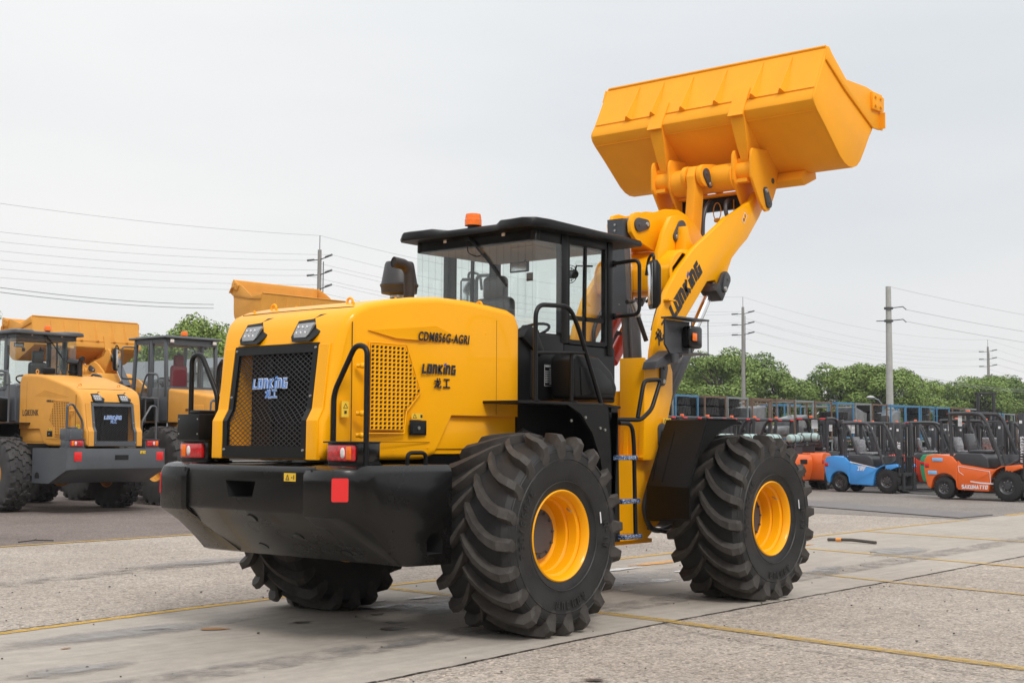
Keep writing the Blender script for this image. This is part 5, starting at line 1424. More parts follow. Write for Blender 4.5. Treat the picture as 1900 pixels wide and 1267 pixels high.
ribbon('ground_crack', [(1.2, -1.75), (.85, -2.30), (.692, -2.935), (.632, -3.49), (.572, -4.237), (.449, -5.06), (.35, -6)], .012, JNT, .012)
ribbon('ground_crack', [(6.607, -1.665), (6.397, -2.874), (6.2, -4)], .014, CRK, .012)
ribbon('ground_crack', [(1.41, -.35), (1.40, -1.0), (1.36, -1.72)], .008, CRK, .008)
def blob(name, cx, cy, rx, ry, m, ang=0, z=None, seed=0):
    q = random.Random(seed); mb = MB(); n = 26; pts = []
    z = LZ[0] if z is None else z; LZ[0] += .00012
    ph = [q.uniform(0, 6.28) for _ in range(4)]
    for k in range(n):
        a = 2 * PI * k / n; r = 1 + .22 * math.sin(2 * a + ph[0]) + .16 * math.sin(3 * a + ph[1]) + .10 * math.sin(7 * a + ph[2])
        x, y = rx * r * math.cos(a), ry * r * math.sin(a); pts.append((cx + x * math.cos(ang) - y * math.sin(ang), cy + x * math.sin(ang) + y * math.cos(ang), z))
    mb.add(pts, [tuple(range(n))]); return struct(mb, name, m, smooth=0)
WDUST = wornmat('white_powder', (.60, .585, .57), .50, 9, soft=.06, radial=True)
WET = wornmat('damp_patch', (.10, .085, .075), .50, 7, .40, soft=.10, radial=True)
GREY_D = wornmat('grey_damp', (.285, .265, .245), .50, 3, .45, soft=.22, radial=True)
BRN = wornmat('rust_stain', (.33, .17, .07), .50, 12, soft=.07, radial=True)
SPR = wornmat('spray_stain', (.55, .29, .10), .47, 9, soft=.08, radial=True)
blob('powder_stain', .72, .44, .60, .20, WDUST, -.9, seed=1); blob('powder_stain', .45, .22, .10, .05, WDUST, -.8, seed=2)
blob('powder_stain', 3.7, .32, 1.0, .22, WDUST, -.5, seed=3); blob('powder_stain', 2.95, -.10, .16, .06, WDUST, -.6, seed=4)
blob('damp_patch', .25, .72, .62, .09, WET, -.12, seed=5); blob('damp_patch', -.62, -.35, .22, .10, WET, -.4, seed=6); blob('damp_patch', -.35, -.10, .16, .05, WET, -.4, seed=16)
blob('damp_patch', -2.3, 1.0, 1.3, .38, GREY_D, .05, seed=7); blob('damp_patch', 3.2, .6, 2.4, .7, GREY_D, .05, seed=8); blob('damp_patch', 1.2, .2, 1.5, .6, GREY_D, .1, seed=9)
blob('rust_stain', -1.62, .67, .26, .06, BRN, -.55, seed=10); blob('rust_stain', -2.95, .62, .06, .03, BRN, 0, seed=11); blob('damp_patch', -1.95, .95, .26, .05, WET, -.4, seed=12)
blob('oil_stain', -1.40, -3.0, .14, .05, WET, -.8, seed=13); blob('damp_patch', 10.0, 1.9, 1.2, .14, SPR, .0, seed=14); blob('orange_spray', 5.6, 1.4, .9, .16, SPR, .1, seed=15); blob('orange_spray', 9.6, 1.5, .5, .14, SPR, .3, seed=17)
blob('powder_stain', 8.6, 2.0, .5, .12, SPR, .3, seed=18)
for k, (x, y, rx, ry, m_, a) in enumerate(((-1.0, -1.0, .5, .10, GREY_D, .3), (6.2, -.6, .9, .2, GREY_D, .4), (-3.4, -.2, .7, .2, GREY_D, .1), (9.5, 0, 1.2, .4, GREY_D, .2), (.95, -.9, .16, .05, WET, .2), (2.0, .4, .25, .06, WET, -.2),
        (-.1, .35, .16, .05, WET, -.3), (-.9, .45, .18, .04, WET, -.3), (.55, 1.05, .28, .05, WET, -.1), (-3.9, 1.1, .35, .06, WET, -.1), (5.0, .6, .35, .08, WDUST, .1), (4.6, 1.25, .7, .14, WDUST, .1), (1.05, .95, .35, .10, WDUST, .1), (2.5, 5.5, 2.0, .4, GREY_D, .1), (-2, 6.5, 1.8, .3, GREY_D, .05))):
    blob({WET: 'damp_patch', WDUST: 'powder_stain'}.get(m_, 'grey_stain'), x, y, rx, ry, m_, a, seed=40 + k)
TYM = wornmat('tyre_mark', (.24, .22, .205), .42, 4, .8, soft=.16)
for k, (P_, w_) in enumerate((([(-6, -.9), (-2, -1.0), (3, -.85), (9, -.6), (18, -.2)], .4), ([(-3, 4.6), (2, 5.4), (8, 5.2), (15, 4.4)], .4))):
    ribbon('tyre_mark', P_, w_, TYM)
# loose bits of grit
mb = MB(); q = random.Random(9)
for k in range(260):
    x, y = q.uniform(-4.5, 9), q.uniform(-4.5, 6); s_ = q.uniform(.004, .013)
    mb.sphere((x, y, s_ * .3 - .004), s_, 6, (q.uniform(.7, 1.5), 1, .6))
tag(mb.build('grit', mat('grit_stone', (.09, .08, .07), .9)), 'small dark grit scattered over the concrete around the big tyres', 'grit', kind='stuff')
mb = MB(); mb.add([(17.83, 2.60, .012), (19.46, 2.56, .012), (22.4, 8.8, .012), (20.75, 8.9, .012), (17.83, 2.60, -.004), (19.46, 2.56, -.004), (22.4, 8.8, -.004), (20.75, 8.9, -.004)], [(0, 1, 2, 3), (7, 6, 5, 4), (0, 4, 5, 1), (1, 5, 6, 2), (2, 6, 7, 3), (3, 7, 4, 0)])
tag(mb.build('steel_plate', mat('plate_steel', (.14, .125, .118), .55, var=.2, vscale=3), smooth=0), 'flat dark steel road plate lying on the yard before the forklifts', 'steel plate')
mb = MB(); mb.tube([(10.51, 1.60, .02), (10.50, 1.2, .035), (10.43, .78, .02)], .024, 8)
st_o = mb.build('wooden_stick', mat('stick_brown', (.07, .058, .048), .8)); tag(st_o, 'thin brown wooden stick lying on the concrete right of the front tyre', 'stick')
mb = MB(); mb.tube([(10.508, 1.46, .024), (10.505, 1.37, .029)], .028, 8); mb.build('orange_tape', mat('orange_tape', (.75, .30, .05), .6), st_o)
for (sx, sy, L_, a_, lb) in ((7.3, 12.9, .9, -.5, 'dry dark twig on the asphalt below the reversing grey loader'), (1.95, 9.9, .5, -.3, 'short dry twig lying just behind the yellow line at the left')):
    mb = MB(); mb.tube([(sx, sy, .0), (sx + L_ * .5 * math.cos(a_), sy + L_ * .5 * math.sin(a_), .02), (sx + L_ * math.cos(a_), sy + L_ * math.sin(a_), .005)], .008, 5); mb.tube([(sx + L_ * .4 * math.cos(a_), sy + L_ * .4 * math.sin(a_), .01), (sx + L_ * .5 * math.cos(a_) + .1, sy + L_ * .5 * math.sin(a_) + .15, .03)], .005, 5)
    tag(mb.build('twig', mat('twig', (.03, .022, .018), .9)), lb, 'twig')

# ------------------------------------------------------------------ wheel loaders
build_loader('bright yellow wheel loader with ribbed farm tyres and bucket raised high', main=True, model='CDM856G-AGRI')
AMBC = dict(body=DUL, blk=GRY, orgm=DUL, rubm=RUB2, sty=INDU)
def cl(v): return max(0., min(1., v))
def lift(x0, w_, st=False):
    def f(v):
        x, y, z = v
        if st: x = x - .33 * cl((-.80 - x) / .85)
        return (x, y, z + .40 * cl((z - 1.95) / 1.0) * cl((x - x0) / w_) * (1 if x < 2.35 else cl(1 - (x - 2.35) / .9)))
    return f
MOD[0] = lift(-1.6, 2.1, True)
build_loader('yellow wheel loader with slate grey bumper and mesh grille at the left edge', loc=(7.20, 17.45, 0), rz=R(90), scale=.97, model='LG833NK', precl='mushroom',
             boom_rot=-R(58), bucket_rot=R(20), bucket_w=.85, group='parked wheel loaders in the left background', **dict(AMBC, sty=dict(INDU, wy=1.34, hw=.27)))
MOD[0] = lift(-2.6, 1.0)
build_loader('yellow loader with slate grey cab and boxy hood behind the tall bumper', loc=(10.95, 17.6, 0), rz=R(90), model='ZL50C', cabstyle='box',
             boom_rot=-R(29), bucket_rot=R(44), bucket_w=1.04, group='parked wheel loaders in the left background', **dict(AMBC, sty=dict(INDU, R=.88, hw=.33, rr=.35, wy=1.05)))
MOD[0] = None
build_loader('wheel loader mostly hidden behind the bright one, only its tipped up bucket showing', loc=(17.5, 18.0, 0), rz=R(90), model='ZL50C', cabstyle='box',
             boom_rot=R(3), bucket_rot=R(31), bucket_w=1.07, group='parked wheel loaders in the left background', detail=False, **AMBC)

# ------------------------------------------------------------------ forklifts
FORG = mat('forklift_orange', (.80, .135, .015), .36, coat=.3, var=.04)
FBLU = mat('forklift_blue', (.06, .32, .75), .36, coat=.3, var=.04)
FGRN = mat('forklift_green', (.04, .36, .17), .38, coat=.3, var=.04)
FRED = mat('forklift_red', (.70, .055, .025), .38, coat=.3, var=.04)
FGY = mat('forklift_grey', (.040, .041, .045), .45, var=.1, bump=.02)
FRIM = mat('forklift_rim', (.05, .05, .055), .4)
FT = mat('forklift_tyre', (.016, .016, .016), .75, bump=.1)
TANK = mat('gas_cylinder', (.36, .47, .44), .4, var=.1)
PAP = mat('paper', (.75, .75, .76), .8)
LBT = mat('light_blue_tape', (.22, .50, .80), .5)
def forklift(label, body, loc, rz, s=1., word_=None, gas=False, tall=False, group='forklift trucks parked in the yard', wcol=None, tilt=0, paper=False, seatm=None, stripe=False, rearword=None, tape=False):
    root = thing('forklift_truck', label, 'forklift', loc, rz, group, s)
    B = lambda mb, n, m, p=root, **k: (each(mb, n, m, p) if n in EACH else mb.build(n, m, p, **k))
    wb = 1.65
    for x, r, w_, yy in ((0, .275, .19, .45), (wb, .365, .25, .46)):
        for sd_ in (-1, 1):
            m = MB(); pr = [(-w_ / 2, r * .55), (-w_ / 2 - .005, r * .8), (-w_ / 2 + .02, r * .97), (-w_ / 2 + .05, r), (w_ / 2 - .05, r), (w_ / 2 - .02, r * .97), (w_ / 2 + .005, r * .8), (w_ / 2, r * .55)]
            m.lathe(pr, (x, sd_ * yy, r), 40)
            for k in range(28):
                a = 2 * PI * k / 28
                for q2 in (-1, 1):
                    c_, s_ = math.cos(a), math.sin(a); yv = sd_ * yy + q2 * w_ * .32
                    m.loft([[(x + (r + dr) * math.cos(a + da), yv + dy, r + (r + dr) * math.sin(a + da)) for dr, da in ((-.02, -.05), (.008, -.04), (.008, .04), (-.02, .05))] for dy in (-w_ * .17, w_ * .17)])
            m.v = [(a_, b_, max(0, c_)) for a_, b_, c_ in m.v]
            wh = B(m, 'wheel', FT)
            m = MB(); m.lathe([(sd_ * w_ * .5, r * .56), (sd_ * w_ * .38, r * .5), (sd_ * w_ * .28, r * .38), (sd_ * w_ * .30, r * .30), (sd_ * w_ * .46, r * .24), (sd_ * w_ * .48, .001)], (x, sd_ * yy, r), 28)
            rm = B(m, 'rim', FRIM, wh)
            m = MB()
            for k in range(8):
                a = 2 * PI * k / 8; m.cyl((x + r * .34 * math.cos(a), sd_ * (yy + w_ * .28), r + r * .34 * math.sin(a)), (x + r * .34 * math.cos(a), sd_ * (yy + w_ * .36), r + r * .34 * math.sin(a)), .013, n=6)
            m.build('wheel_nut', BOL, rm)
    # counterweight with wheel arch
    arch = [(.36 * math.cos(t), .275 + .36 * math.sin(t)) for t in [R(150) - R(120) * k / 8 for k in range(9)]]
    m = MB(); m.prism([(-.44, .30), (-.50, .52), (-.53, .75), (-.51, .98), (-.44, 1.07), (-.2, 1.10), (.20, 1.06), (.36, .90), (.36, .30)] + [(.34, .26)] + arch[::-1] + [(-.36, .26)], 'xz', -.55, .55, bev=.045, seg=3, ang=35)
    cw = B(m, 'counterweight', body)
    m = MB(); m.box(-.545, -.50, -.20, .20, .78, .92, bev=.02); m.box(-.50, -.45, -.12, .12, .42, .56, bev=.01); B(m, 'rear_grille', DRK, cw)
    for s_ in (-1, 1):
        m = MB(); m.box(-.50, -.39, *sorted((s_ * .44, s_ * .556)), .76, .88, bev=.015); tl = B(m, 'tail_light', FGY, cw)
        m = MB(); m.box(-.515, -.40, *sorted((s_ * .40, s_ * .50)), .80, .86, bev=.01); B(m, 'white_lens', WLE, tl)
        m = MB(); m.box(-.52, -.39, *sorted((s_ * .50, s_ * .5615)), .79, .87, bev=.01); B(m, 'red_lens', REDR, tl)
    if rearword:
        m = MB(); L_ = wlen(rearword, .075); word(m, rearword, .075, frame_fn((-.512, L_ / 2, .985), (0, -1, 0), (.25, 0, 1), (-1, 0, 0), .15), .2); B(m, 'brand_lettering', TXT, cw)
    # chassis flank
    fa = [(wb + .47 * math.cos(t), .365 + .47 * math.sin(t)) for t in [R(185) - R(95) * k / 8 for k in range(9)]]
    m = MB()
    m.prism([(.365, .24), (.365, .95), (.45, .86), (1.30, .74), (1.50, .84)] + fa[::-1] + [(1.16, .22)], 'xz', -.54, .54, bev=.015)
    m.prism([(1.60, .55), (1.60, .84), (1.95, .88), (2.02, .80), (1.80, .72)], 'xz', -.56, -.34, bev=.01); m.prism([(1.60, .55), (1.60, .84), (1.95, .88), (2.02, .80), (1.80, .72)], 'xz', .34, .56, bev=.01)
    fl = B(m, 'chassis', body)
    if word_:
        for s_ in (-1, 1):
            ux = (1, 0, 0) if s_ < 0 else (-1, 0, 0)
            h_ = .13 if len(word_) < 5 else .095; L_ = wlen(word_, h_, .80)
            x0 = .62 if len(word_) < 5 else .46; z0 = .66 if len(word_) < 5 else .27
            m = MB(); fn = frame_fn((x0 if s_ < 0 else x0 + L_, s_ * .541, z0), ux, (0, 0, 1), (0, s_, 0), .15)
            word(m, word_, h_, fn, .24, adv=.80)
            if len(word_) < 5: m.strokes([[(-.02, h_ * 1.02), (L_ + .04, h_ * 1.02)]], .012, fn)
            B(m, 'brand_lettering', wcol or WHT, fl)
            if stripe:
                m = MB(); fn = frame_fn((.40 if s_ < 0 else 1.42, s_ * .541, .40), ux, (0, 0, 1), (0, s_, 0))
                if s_ < 0: m.strokes([[(.30, .05), (.55, .02), (1.02, .0)]], .03, fn); m.strokes([[(-.02, .42), (-.0, .28), (.12, .20)]], .012, fn); m.strokes([[(-.02, .42), (.80, .30), (.82, .02)]], .012, fn)
                B(m, 'flank_stripe', WHT, fl)
    if stripe is False and word_:
        m = MB()
        for s_ in (-1,): m.add([(.37, -.5415, .905), (1.25, -.5415, .745), (1.25, -.5415, .765), (.37, -.5415, .94), (.37, -.538, .905), (1.25, -.538, .745), (1.25, -.538, .765), (.37, -.538, .94)], [(0, 1, 2, 3), (7, 6, 5, 4), (0, 4, 5, 1), (1, 5, 6, 2), (2, 6, 7, 3), (3, 7, 4, 0)])
        B(m, 'flank_stripe', WHT, fl)
    if tape:
        m = MB(); m.box(-.30, -.02, -.566, -.555, .93, 1.01, bev=.003); m.box(-.42, -.18, -.566, -.553, .60, .69, bev=.003); each(m, 'blue_tape', LBT, cw)
    # engine cover, seat, floor, dash
    m = MB(); m.prism([(.22, .90), (.24, 1.08), (.34, 1.14), (.95, 1.13), (1.12, 1.02), (1.16, .76), (.50, .84)], 'xz', -.50, .50, bev=.03, seg=3); B(m, 'engine_cover', FGY)
    m = MB(); m.box(1.16, 1.56, -.46, .46, .50, .56); m.prism([(1.42, .56), (1.38, 1.05), (1.50, 1.12), (1.58, .60)], 'xz', -.42, .42, bev=.02); B(m, 'dashboard', FGY)
    m = MB(); m.box(.50, .98, -.24, .24, 1.13, 1.22, bev=.035, seg=3); m.loft([[(x_, s_ * .22, z_) for x_, z_ in ()] for s_ in ()]) if False else None
    m.prism([(.44, 1.20), (.52, 1.18), (.50, 1.40), (.44, 1.62), (.37, 1.60), (.38, 1.40)], 'xz', -.22, .22, bev=.03, seg=3); m.box(.92, .97, .2, .26, 1.15, 1.3)
    B(m, 'driver_seat', seatm or WRAP)
    m = MB(); cx, cz = 1.18, 1.22
    m.tube([(cx + .10 * math.cos(a), .17 * math.sin(a), cz + .10 * math.cos(a)) for a in [2 * PI * k / 16 for k in range(17)]], .014, 6, cap=False); m.cyl((cx, 0, cz), (1.42, 0, .95), .022, n=8); m.tube([(1.40, .22, 1.0), (1.30, .24, 1.25)], .012, 6); m.tube([(1.42, .30, 1.0), (1.34, .31, 1.22)], .012, 6)
    B(m, 'steering_wheel', FGY)
    # overhead guard
    m = MB()
    for s_ in (-1, 1):
        yy = s_ * .47
        m.tube(fillet([(1.50, yy, .84), (1.16, yy, 1.75), (1.00, yy, 2.08), (.70, yy, 2.11), (.12, yy, 2.10)], .16, 6), .045, 8)
        m.tube([(.18, yy, 1.0), (.17, yy, 1.6), (.14, yy, 2.10)], .050, 8)
    for xx in (.12, .26, .40, .54, .68, .82, .96): m.box(xx - .012, xx + .012, -.47, .47, 2.085, 2.115)
    m.box(.08, .16, -.50, .50, 2.07, 2.12, bev=.01)
    og = B(m, 'overhead_guard', FGY)
    for s_ in (-1, 1):
        m = MB(); m.box(.045, .08, s_ * .36 - .09, s_ * .36 + .09, 2.075, 2.115, bev=.008); B(m, 'red_lens', REDR, og)
        m = MB(); m.box(1.06, 1.14, s_ * .56 - .05, s_ * .56 + .05, 1.72, 1.84, bev=.02); B(m, 'front_lamp', FGY, og)
        m = MB(); m.box(.138, .146, s_ * .512, s_ * .5135, 1.55, 1.60); B(m, 'white_tag', PAP, og)
    m = MB(); m.box(.30, .38, .05, .15, 2.12, 2.20, bev=.012); B(m, 'beacon', mat('orange_beacon', (.85, .13, .02), .35, coat=.5), og)
    if paper:
        m = MB(); m.box(.20, .203, -.15, .05, 1.80, 2.06); m.v = [(x_, y_ + .02 * math.sin(z_ * 20), z_) for x_, y_, z_ in m.v]; B(m, 'paper_sheet', PAP, og)
    if gas:
        m = MB(); m.lathe([(-.36, .001), (-.35, .08), (-.31, .115), (-.27, .13), (.27, .13), (.31, .115), (.35, .08), (.36, .001)], (-.22, 0, 1.54), 24); g_ = B(m, 'gas_cylinder', TANK)
        m = MB(); [m.lathe([(a, .132), (a, .138), (a + .03, .138), (a + .03, .132)], (-.22, 0, 1.54), 24) for a in (-.17, .14)]; m.tube([(-.22 + .13 * math.cos(a), -.37, 1.54 + .13 * math.sin(a)) for a in [2 * PI * k / 16 for k in range(17)]], .010, 6, cap=False); m.box(-.38, -.05, -.3, .3, 1.33, 1.37); m.box(-.35, -.30, -.25, .25, 1.0, 1.30)
        B(m, 'cylinder_cradle', FGY, g_)
    # mast
    mh = 2.10; m = MB()
    for s_ in (-1, 1):
        m.box(1.86, 2.00, *sorted((s_ * .29, s_ * .37)), .10, mh, bev=.006); m.box(1.89, 1.99, *sorted((s_ * .215, s_ * .275)), .14, mh - .04 + (1.0 if tall else 0))
        m.cyl((1.84, s_ * .24, .25), (1.84, s_ * .24, mh - .15), .035, n=12); m.cyl((1.84, s_ * .24, mh - .2), (1.84, s_ * .24, mh - .02 + (.98 if tall else 0)), .024 if not tall else .05, n=10)
        m.tube([(1.45, s_ * .40, .78), (1.85, s_ * .36, .98)], .035, 8)
    m.box(1.83, 1.87, -.37, .37, mh - .16, mh - .02, bev=.006); m.box(1.83, 1.87, -.37, .37, .30, .42)
    if tall: m.box(1.82, 2.0, -.34, .34, mh + .90, mh + .96, bev=.006); m.box(1.86, 2.0, -.42, .42, mh - .02, mh + .08)
    ms = B(m, 'mast', FGY)
    if word_:
        m = MB(); h_ = .10 if len(word_) < 5 else .085; m_len = wlen(word_, h_, .82)
        fn = frame_fn((1.90, -.371, 1.55), (0, 0, -1), (1, 0, 0), (0, -1, 0), .1); word(m, word_, h_, fn, .22, adv=.82); B(m, 'mast_lettering', WHT, ms)
    m = MB()
    for s_ in (-1, 1): m.tube([(1.925, s_ * .18, .5), (1.925, s_ * .18, mh - .1)], .012, 6)
    B(m, 'lift_chain', BOL, ms)
    m = MB(); m.tube(fillet([(1.84, .1, .4), (1.84, .1, 1.9), (1.90, .12, 2.0), (1.95, .12, 1.2)], .1), .012, 6); m.tube(fillet([(1.84, -.1, .4), (1.84, -.1, 1.9), (1.90, -.12, 2.0), (1.95, -.12, 1.2)], .1), .012, 6); each(m, 'mast_hose', HOS, ms)
    m = MB(); m.box(1.885, 1.955, -.3735, -.371, 1.86, 1.93); B(m, 'white_label', PAP, ms)
    m = MB(); z0 = .12 if not tall else 1.5
    m.box(2.00, 2.04, -.50, .50, z0 + .40, z0 + .50); m.box(2.00, 2.04, -.50, .50, z0, z0 + .10); m.box(2.0, 2.03, -.25, -.21, z0, z0 + .5); m.box(2.0, 2.03, .21, .25, z0, z0 + .5)
    for yy in [-.48 + .12 * k for k in range(9)]: m.box(2.01, 2.03, yy - .012, yy + .012, z0 + .50, z0 + .98)
    m.box(2.01, 2.035, -.50, .50, z0 + .96, z0 + 1.0); B(m, 'load_backrest', FGY, ms)
    if gas is False or True:
        for s_ in (-1, 1):
            m = MB(); m.box(2.04, 2.085, s_ * .30 - .055, s_ * .30 + .055, z0 - .06, z0 + .48); m.prism([(2.04, z0 - .06), (3.05, z0 - .055), (3.10, z0 - .05), (2.085, z0 - .015)], 'xz', s_ * .30 - .055, s_ * .30 + .055); B(m, 'fork', FGY, ms)
    return root
H = R(-95)
forklift('blue forklift with wrapped seat and slanted white letters on its flank', FBLU, (29.0, 10.6, 0), H, .95, 'JRF', paper=True, seatm=WRAP, stripe=False)
forklift('orange forklift with long white flank lettering and two light blue tapes', FORG, (26.6, 6.36, 0), H, 1.05, 'SAKUMATTO', paper=True, seatm=SEAT, stripe=True, tape=True)
forklift('orange forklift seen from behind, black lettering on its back, left of the blue one', FORG, (29.9, 12.35, 0), R(8), 1.03, rearword='LONKING', gas=True, paper=True, seatm=SEAT)
forklift('green forklift half hidden behind the tail of the lettered orange one', FGRN, (31.6, 8.75, 0), H, 1.0, gas=False, paper=True)
forklift('bright red forklift showing its back behind the mast of the blue one', FRED, (32.2, 10.3, 0), R(-60), .98, paper=True)
g0 = forklift('grey gas forklift beside the raised boom, nearest of the gas cylinder row', FORG, (19.4, 12.3, 0), R(90), 1.0, gas=True, group='forklifts with gas cylinders')
names = ['second', 'third', 'fourth', 'fifth', 'sixth', 'seventh', 'last']
for i in range(7):
    dup(g0, (19.4 + 1.32 * (i + 1), 12.3 + .02 * i, 0), R(90), '%s gas cylinder forklift from the left behind the front tyre' % names[i])
pr = [forklift('orange forklift with orange hood parked in the back rows, leftmost there', FORG, (33.9, 13.9, 0), R(-93), 1.0, paper=True, group='forklifts in the back rows'),
      forklift('red forklift parked in the back rows at their far right end', FRED, (45.5, 6.2, 0), R(-93), 1.0, group='forklifts in the back rows', paper=True),
      forklift('green forklift in the back rows, farthest from the green front one', FGRN, (47.5, 8.5, 0), R(-93), 1.0, group='forklifts in the back rows')]
forklift('orange forklift with its mast raised above all the others', FORG, (33.5, 8.1, 0), R(25), 1.0, tall=True, group='forklifts in the back rows')
lay = [(33.9 + 1.55 * i, 13.9 + .1 * (i % 3), [0, 1, 0, 2, 0, 0, 1, 0][i]) for i in range(1, 8)] + [(35.6 + 1.55 * i, 9.9 - .1 * (i % 2), [0, 0, 1, 0, 2, 0, 0, 1][i]) for i in range(1, 7)] + [(31.2 + 1.6 * i, 4.9 + .12 * (i % 3), [0, 2, 0, 1, 0, 0, 2, 0][i]) for i in range(0, 8)] + [(32.2 + 1.7 * i, .9, [1, 0, 0, 2, 0][i]) for i in range(4)] + [(46 + 1.7 * i, 12.0, [0, 1, 0, 2][i]) for i in range(4)]
ordn = ['first', 'second', 'third', 'fourth', 'fifth', 'sixth', 'seventh', 'eighth', 'ninth', 'tenth', 'eleventh', 'twelfth', 'thirteenth', 'fourteenth', 'fifteenth', 'sixteenth', 'seventeenth', 'eighteenth', 'nineteenth', 'twentieth', 'last']
cn = ['orange', 'red', 'green']
def pxof(x, y):
    d = Vector((x + 8.485, y + 8.375)); return (d.x * math.sin(yaw) - d.y * math.cos(yaw)) / (d.x * math.cos(yaw) + d.y * math.sin(yaw))
cnt = {}
for (x, y, k) in sorted(lay, key=lambda t_: pxof(t_[0], t_[1])):
    cnt[k] = cnt.get(k, 0) + 1
    dup(pr[k], (x, y, 0), R(-93 + (int(x * 7) % 5 - 2)), '%s %s forklift counted from the left among the copies in the back rows' % (ordn[cnt[k] - 1], cn[k]))

# ------------------------------------------------------------------ stillage racks with tyres
RBLU = mat('rack_blue', (.07, .21, .36), .5, var=.2); RRUS = mat('rack_rust', (.17, .11, .075), .8, var=.3); RGRY = mat('rack_grey', (.22, .25, .25), .6, var=.2)
GT = mat('stored_tyre', (.020, .020, .020), .75, var=.3, bump=.3, bscale=20)
GWR = mat('grey_film', (.10, .105, .11), .3, var=.4, vscale=4, bump=1, bscale=6, coat=.5)
def rack_mb():
    m = MB(); t = .024
    for x in (-.68, .68):
        for y in (-.55, .55): m.box(x - t, x + t, y - t, y + t, 0, 1.50)
    for z in (.08, 1.46):
        for y in (-.55, .55): m.box(-.68, .68, y - t * .8, y + t * .8, z - .03, z + .03)
        for x in (-.68, .68): m.box(x - t * .8, x + t * .8, -.55, .55, z - .028, z + .028)
    for x in (-.3, 0, .3): m.box(x - .03, x + .03, -.55, .55, .06, .10)
    return m
rk_me = {}
def rack(col, x, y, z, label, a=0):
    key = col.name
    if key not in rk_me: rk_me[key] = rack_mb().build('stillage_rack', col, smooth=0)
    o = rk_me[key] if not rk_me[key].get('label') else rk_me[key].copy()
    if o.name not in COL.objects: COL.objects.link(o)
    o.location = (x, y, z); o.rotation_euler = (0, 0, a); tag(o, label, 'rack', 'steel stillage racks along the back of the yard'); return o
tyre_mb = MB(); tyre_mb.lathe([(-.14, .30), (-.16, .40), (-.15, .53), (-.12, .57), (.12, .57), (.15, .53), (.16, .40), (.14, .30)], (0, 0, 0), 26, axis='z')
for k in range(26):
    a = 2 * PI * k / 26
    for q2 in (-1, 1): tyre_mb.loft([[(.0 + (.56 + dr) * math.cos(a + da + q2 * .05 * dz * 8), (.56 + dr) * math.sin(a + da + q2 * .05 * dz * 8), q2 * (.01 + dz)) for dr, da in ((0, -.06), (.03, -.05), (.03, .05), (0, .06))] for dz in (0, .13)])
t_proto = [None]
def tyre(x, y, z, label, s=1., sz=1.):
    if t_proto[0] is None: o = t_proto[0] = tyre_mb.build('stored_tyre', GT)
    else: o = t_proto[0].copy(); COL.objects.link(o)
    o.location = (x, y, z); o.scale = (s, s, sz); tag(o, label, 'tyre', 'black tyres stacked flat in the racks'); return o
q = random.Random(12)
xs = 27.6; i = 0
fill = {0: 't', 1: 't', 2: 't', 3: 't', 4: 't', 5: 'w', 6: 'f', 7: 'w', 8: '', 9: 't', 10: 'w', 11: 't', 12: 'w', 13: '', 14: 't', 15: 'f', 16: 't', 17: 't', 18: 'w', 19: 't', 20: 't', 21: 'w', 22: 't', 23: 'f', 24: 't', 25: 't'}
colseq = [RRUS, RGRY, RBLU, RRUS, RGRY, RRUS, RRUS, RGRY, RRUS, RBLU, RGRY, RRUS, RBLU, RBLU, RBLU, RBLU, RRUS, RGRY, RRUS, RBLU, RGRY, RRUS, RBLU, RBLU, RGRY, RRUS]
nm = {RRUS.name: 'rusty brown', RBLU.name: 'blue', RGRY.name: 'grey'}
lv = {'w': 'holding film wrapped goods', 't': 'holding stacked black tyres', 'f': 'with a flat grey sheet bundle', '': 'standing empty'}
def nth(n):
    if n == 1: return 'first'
    sfx = {1: 'st', 2: 'nd', 3: 'rd'}
    return '%d%s' % (n, 'th' if 10 <= n % 100 <= 20 else sfx.get(n % 10, 'th'))
for i in range(26):
    x = xs + i * 1.62; y = 18.0 + q.uniform(-.08, .08); col = colseq[i]; f = fill[i]; zt = 1.52 if i < 18 else 1.36
    rack(RGRY if i % 3 else RRUS, x, y, 0, 'lower %s rack under the %s upper one from the left in the row' % ('grey' if i % 3 else 'rusty', nth(i + 1)))
    rack(col, x, y, zt, '%s upper rack, %s from the left, %s' % (nm[col.name], nth(i + 1), lv[f]))
    for lev, z0 in ((0, 0), (1, zt)):
        ff = f if lev else ('t' if i % 2 else 'w')
        if ff == 't':
            for k in range(4 if (i * 3 + lev) % 4 else 3):
                tyre(x + q.uniform(-.04, .04), y + q.uniform(-.03, .03), z0 + .29 + k * .335, '%s tyre from the bottom of the %s stack in the %s rack from the left' % (['first', 'second', 'third', 'fourth'][k], ['lower', 'upper'][lev], nth(i + 1)), .97, 1.0)
        elif ff:
            h_ = {'w': q.uniform(.7, 1.15), 'f': .35}[ff]; m = MB()
            m.box(-.56, .56, -.45, .45, 0, h_, bev=.08, seg=3); m.v = [(a_ + .04 * math.sin(c_ * 9 + b_ * 5), b_, c_ * (1 + .14 * math.sin(a_ * 4 + i)) ) for a_, b_, c_ in m.v]
            o = m.build('wrapped_bundle', GWR); o.location = (x, y, z0 + .12); tag(o, 'grey film wrapped bundle in the %s %s rack from the left' % (['lower', 'upper'][lev], nth(i + 1)), 'bundle', 'film wrapped bundles in the racks')
# a second, more distant line of racks
for i in range(14):
    x = 36 + i * 2.4; rack([RBLU, RGRY, RRUS][i % 3], x, 20.9, 1.50, '%s rack standing behind the front row, %s from the left of the far line' % (nm[[RBLU, RGRY, RRUS][i % 3].name], nth(i + 1)))
    rack([RGRY, RRUS, RBLU][i % 3], x, 20.9, 0, '%s bottom rack of the far line, %s from the left' % (nm[[RGRY, RRUS, RBLU][i % 3].name], nth(i + 1)))

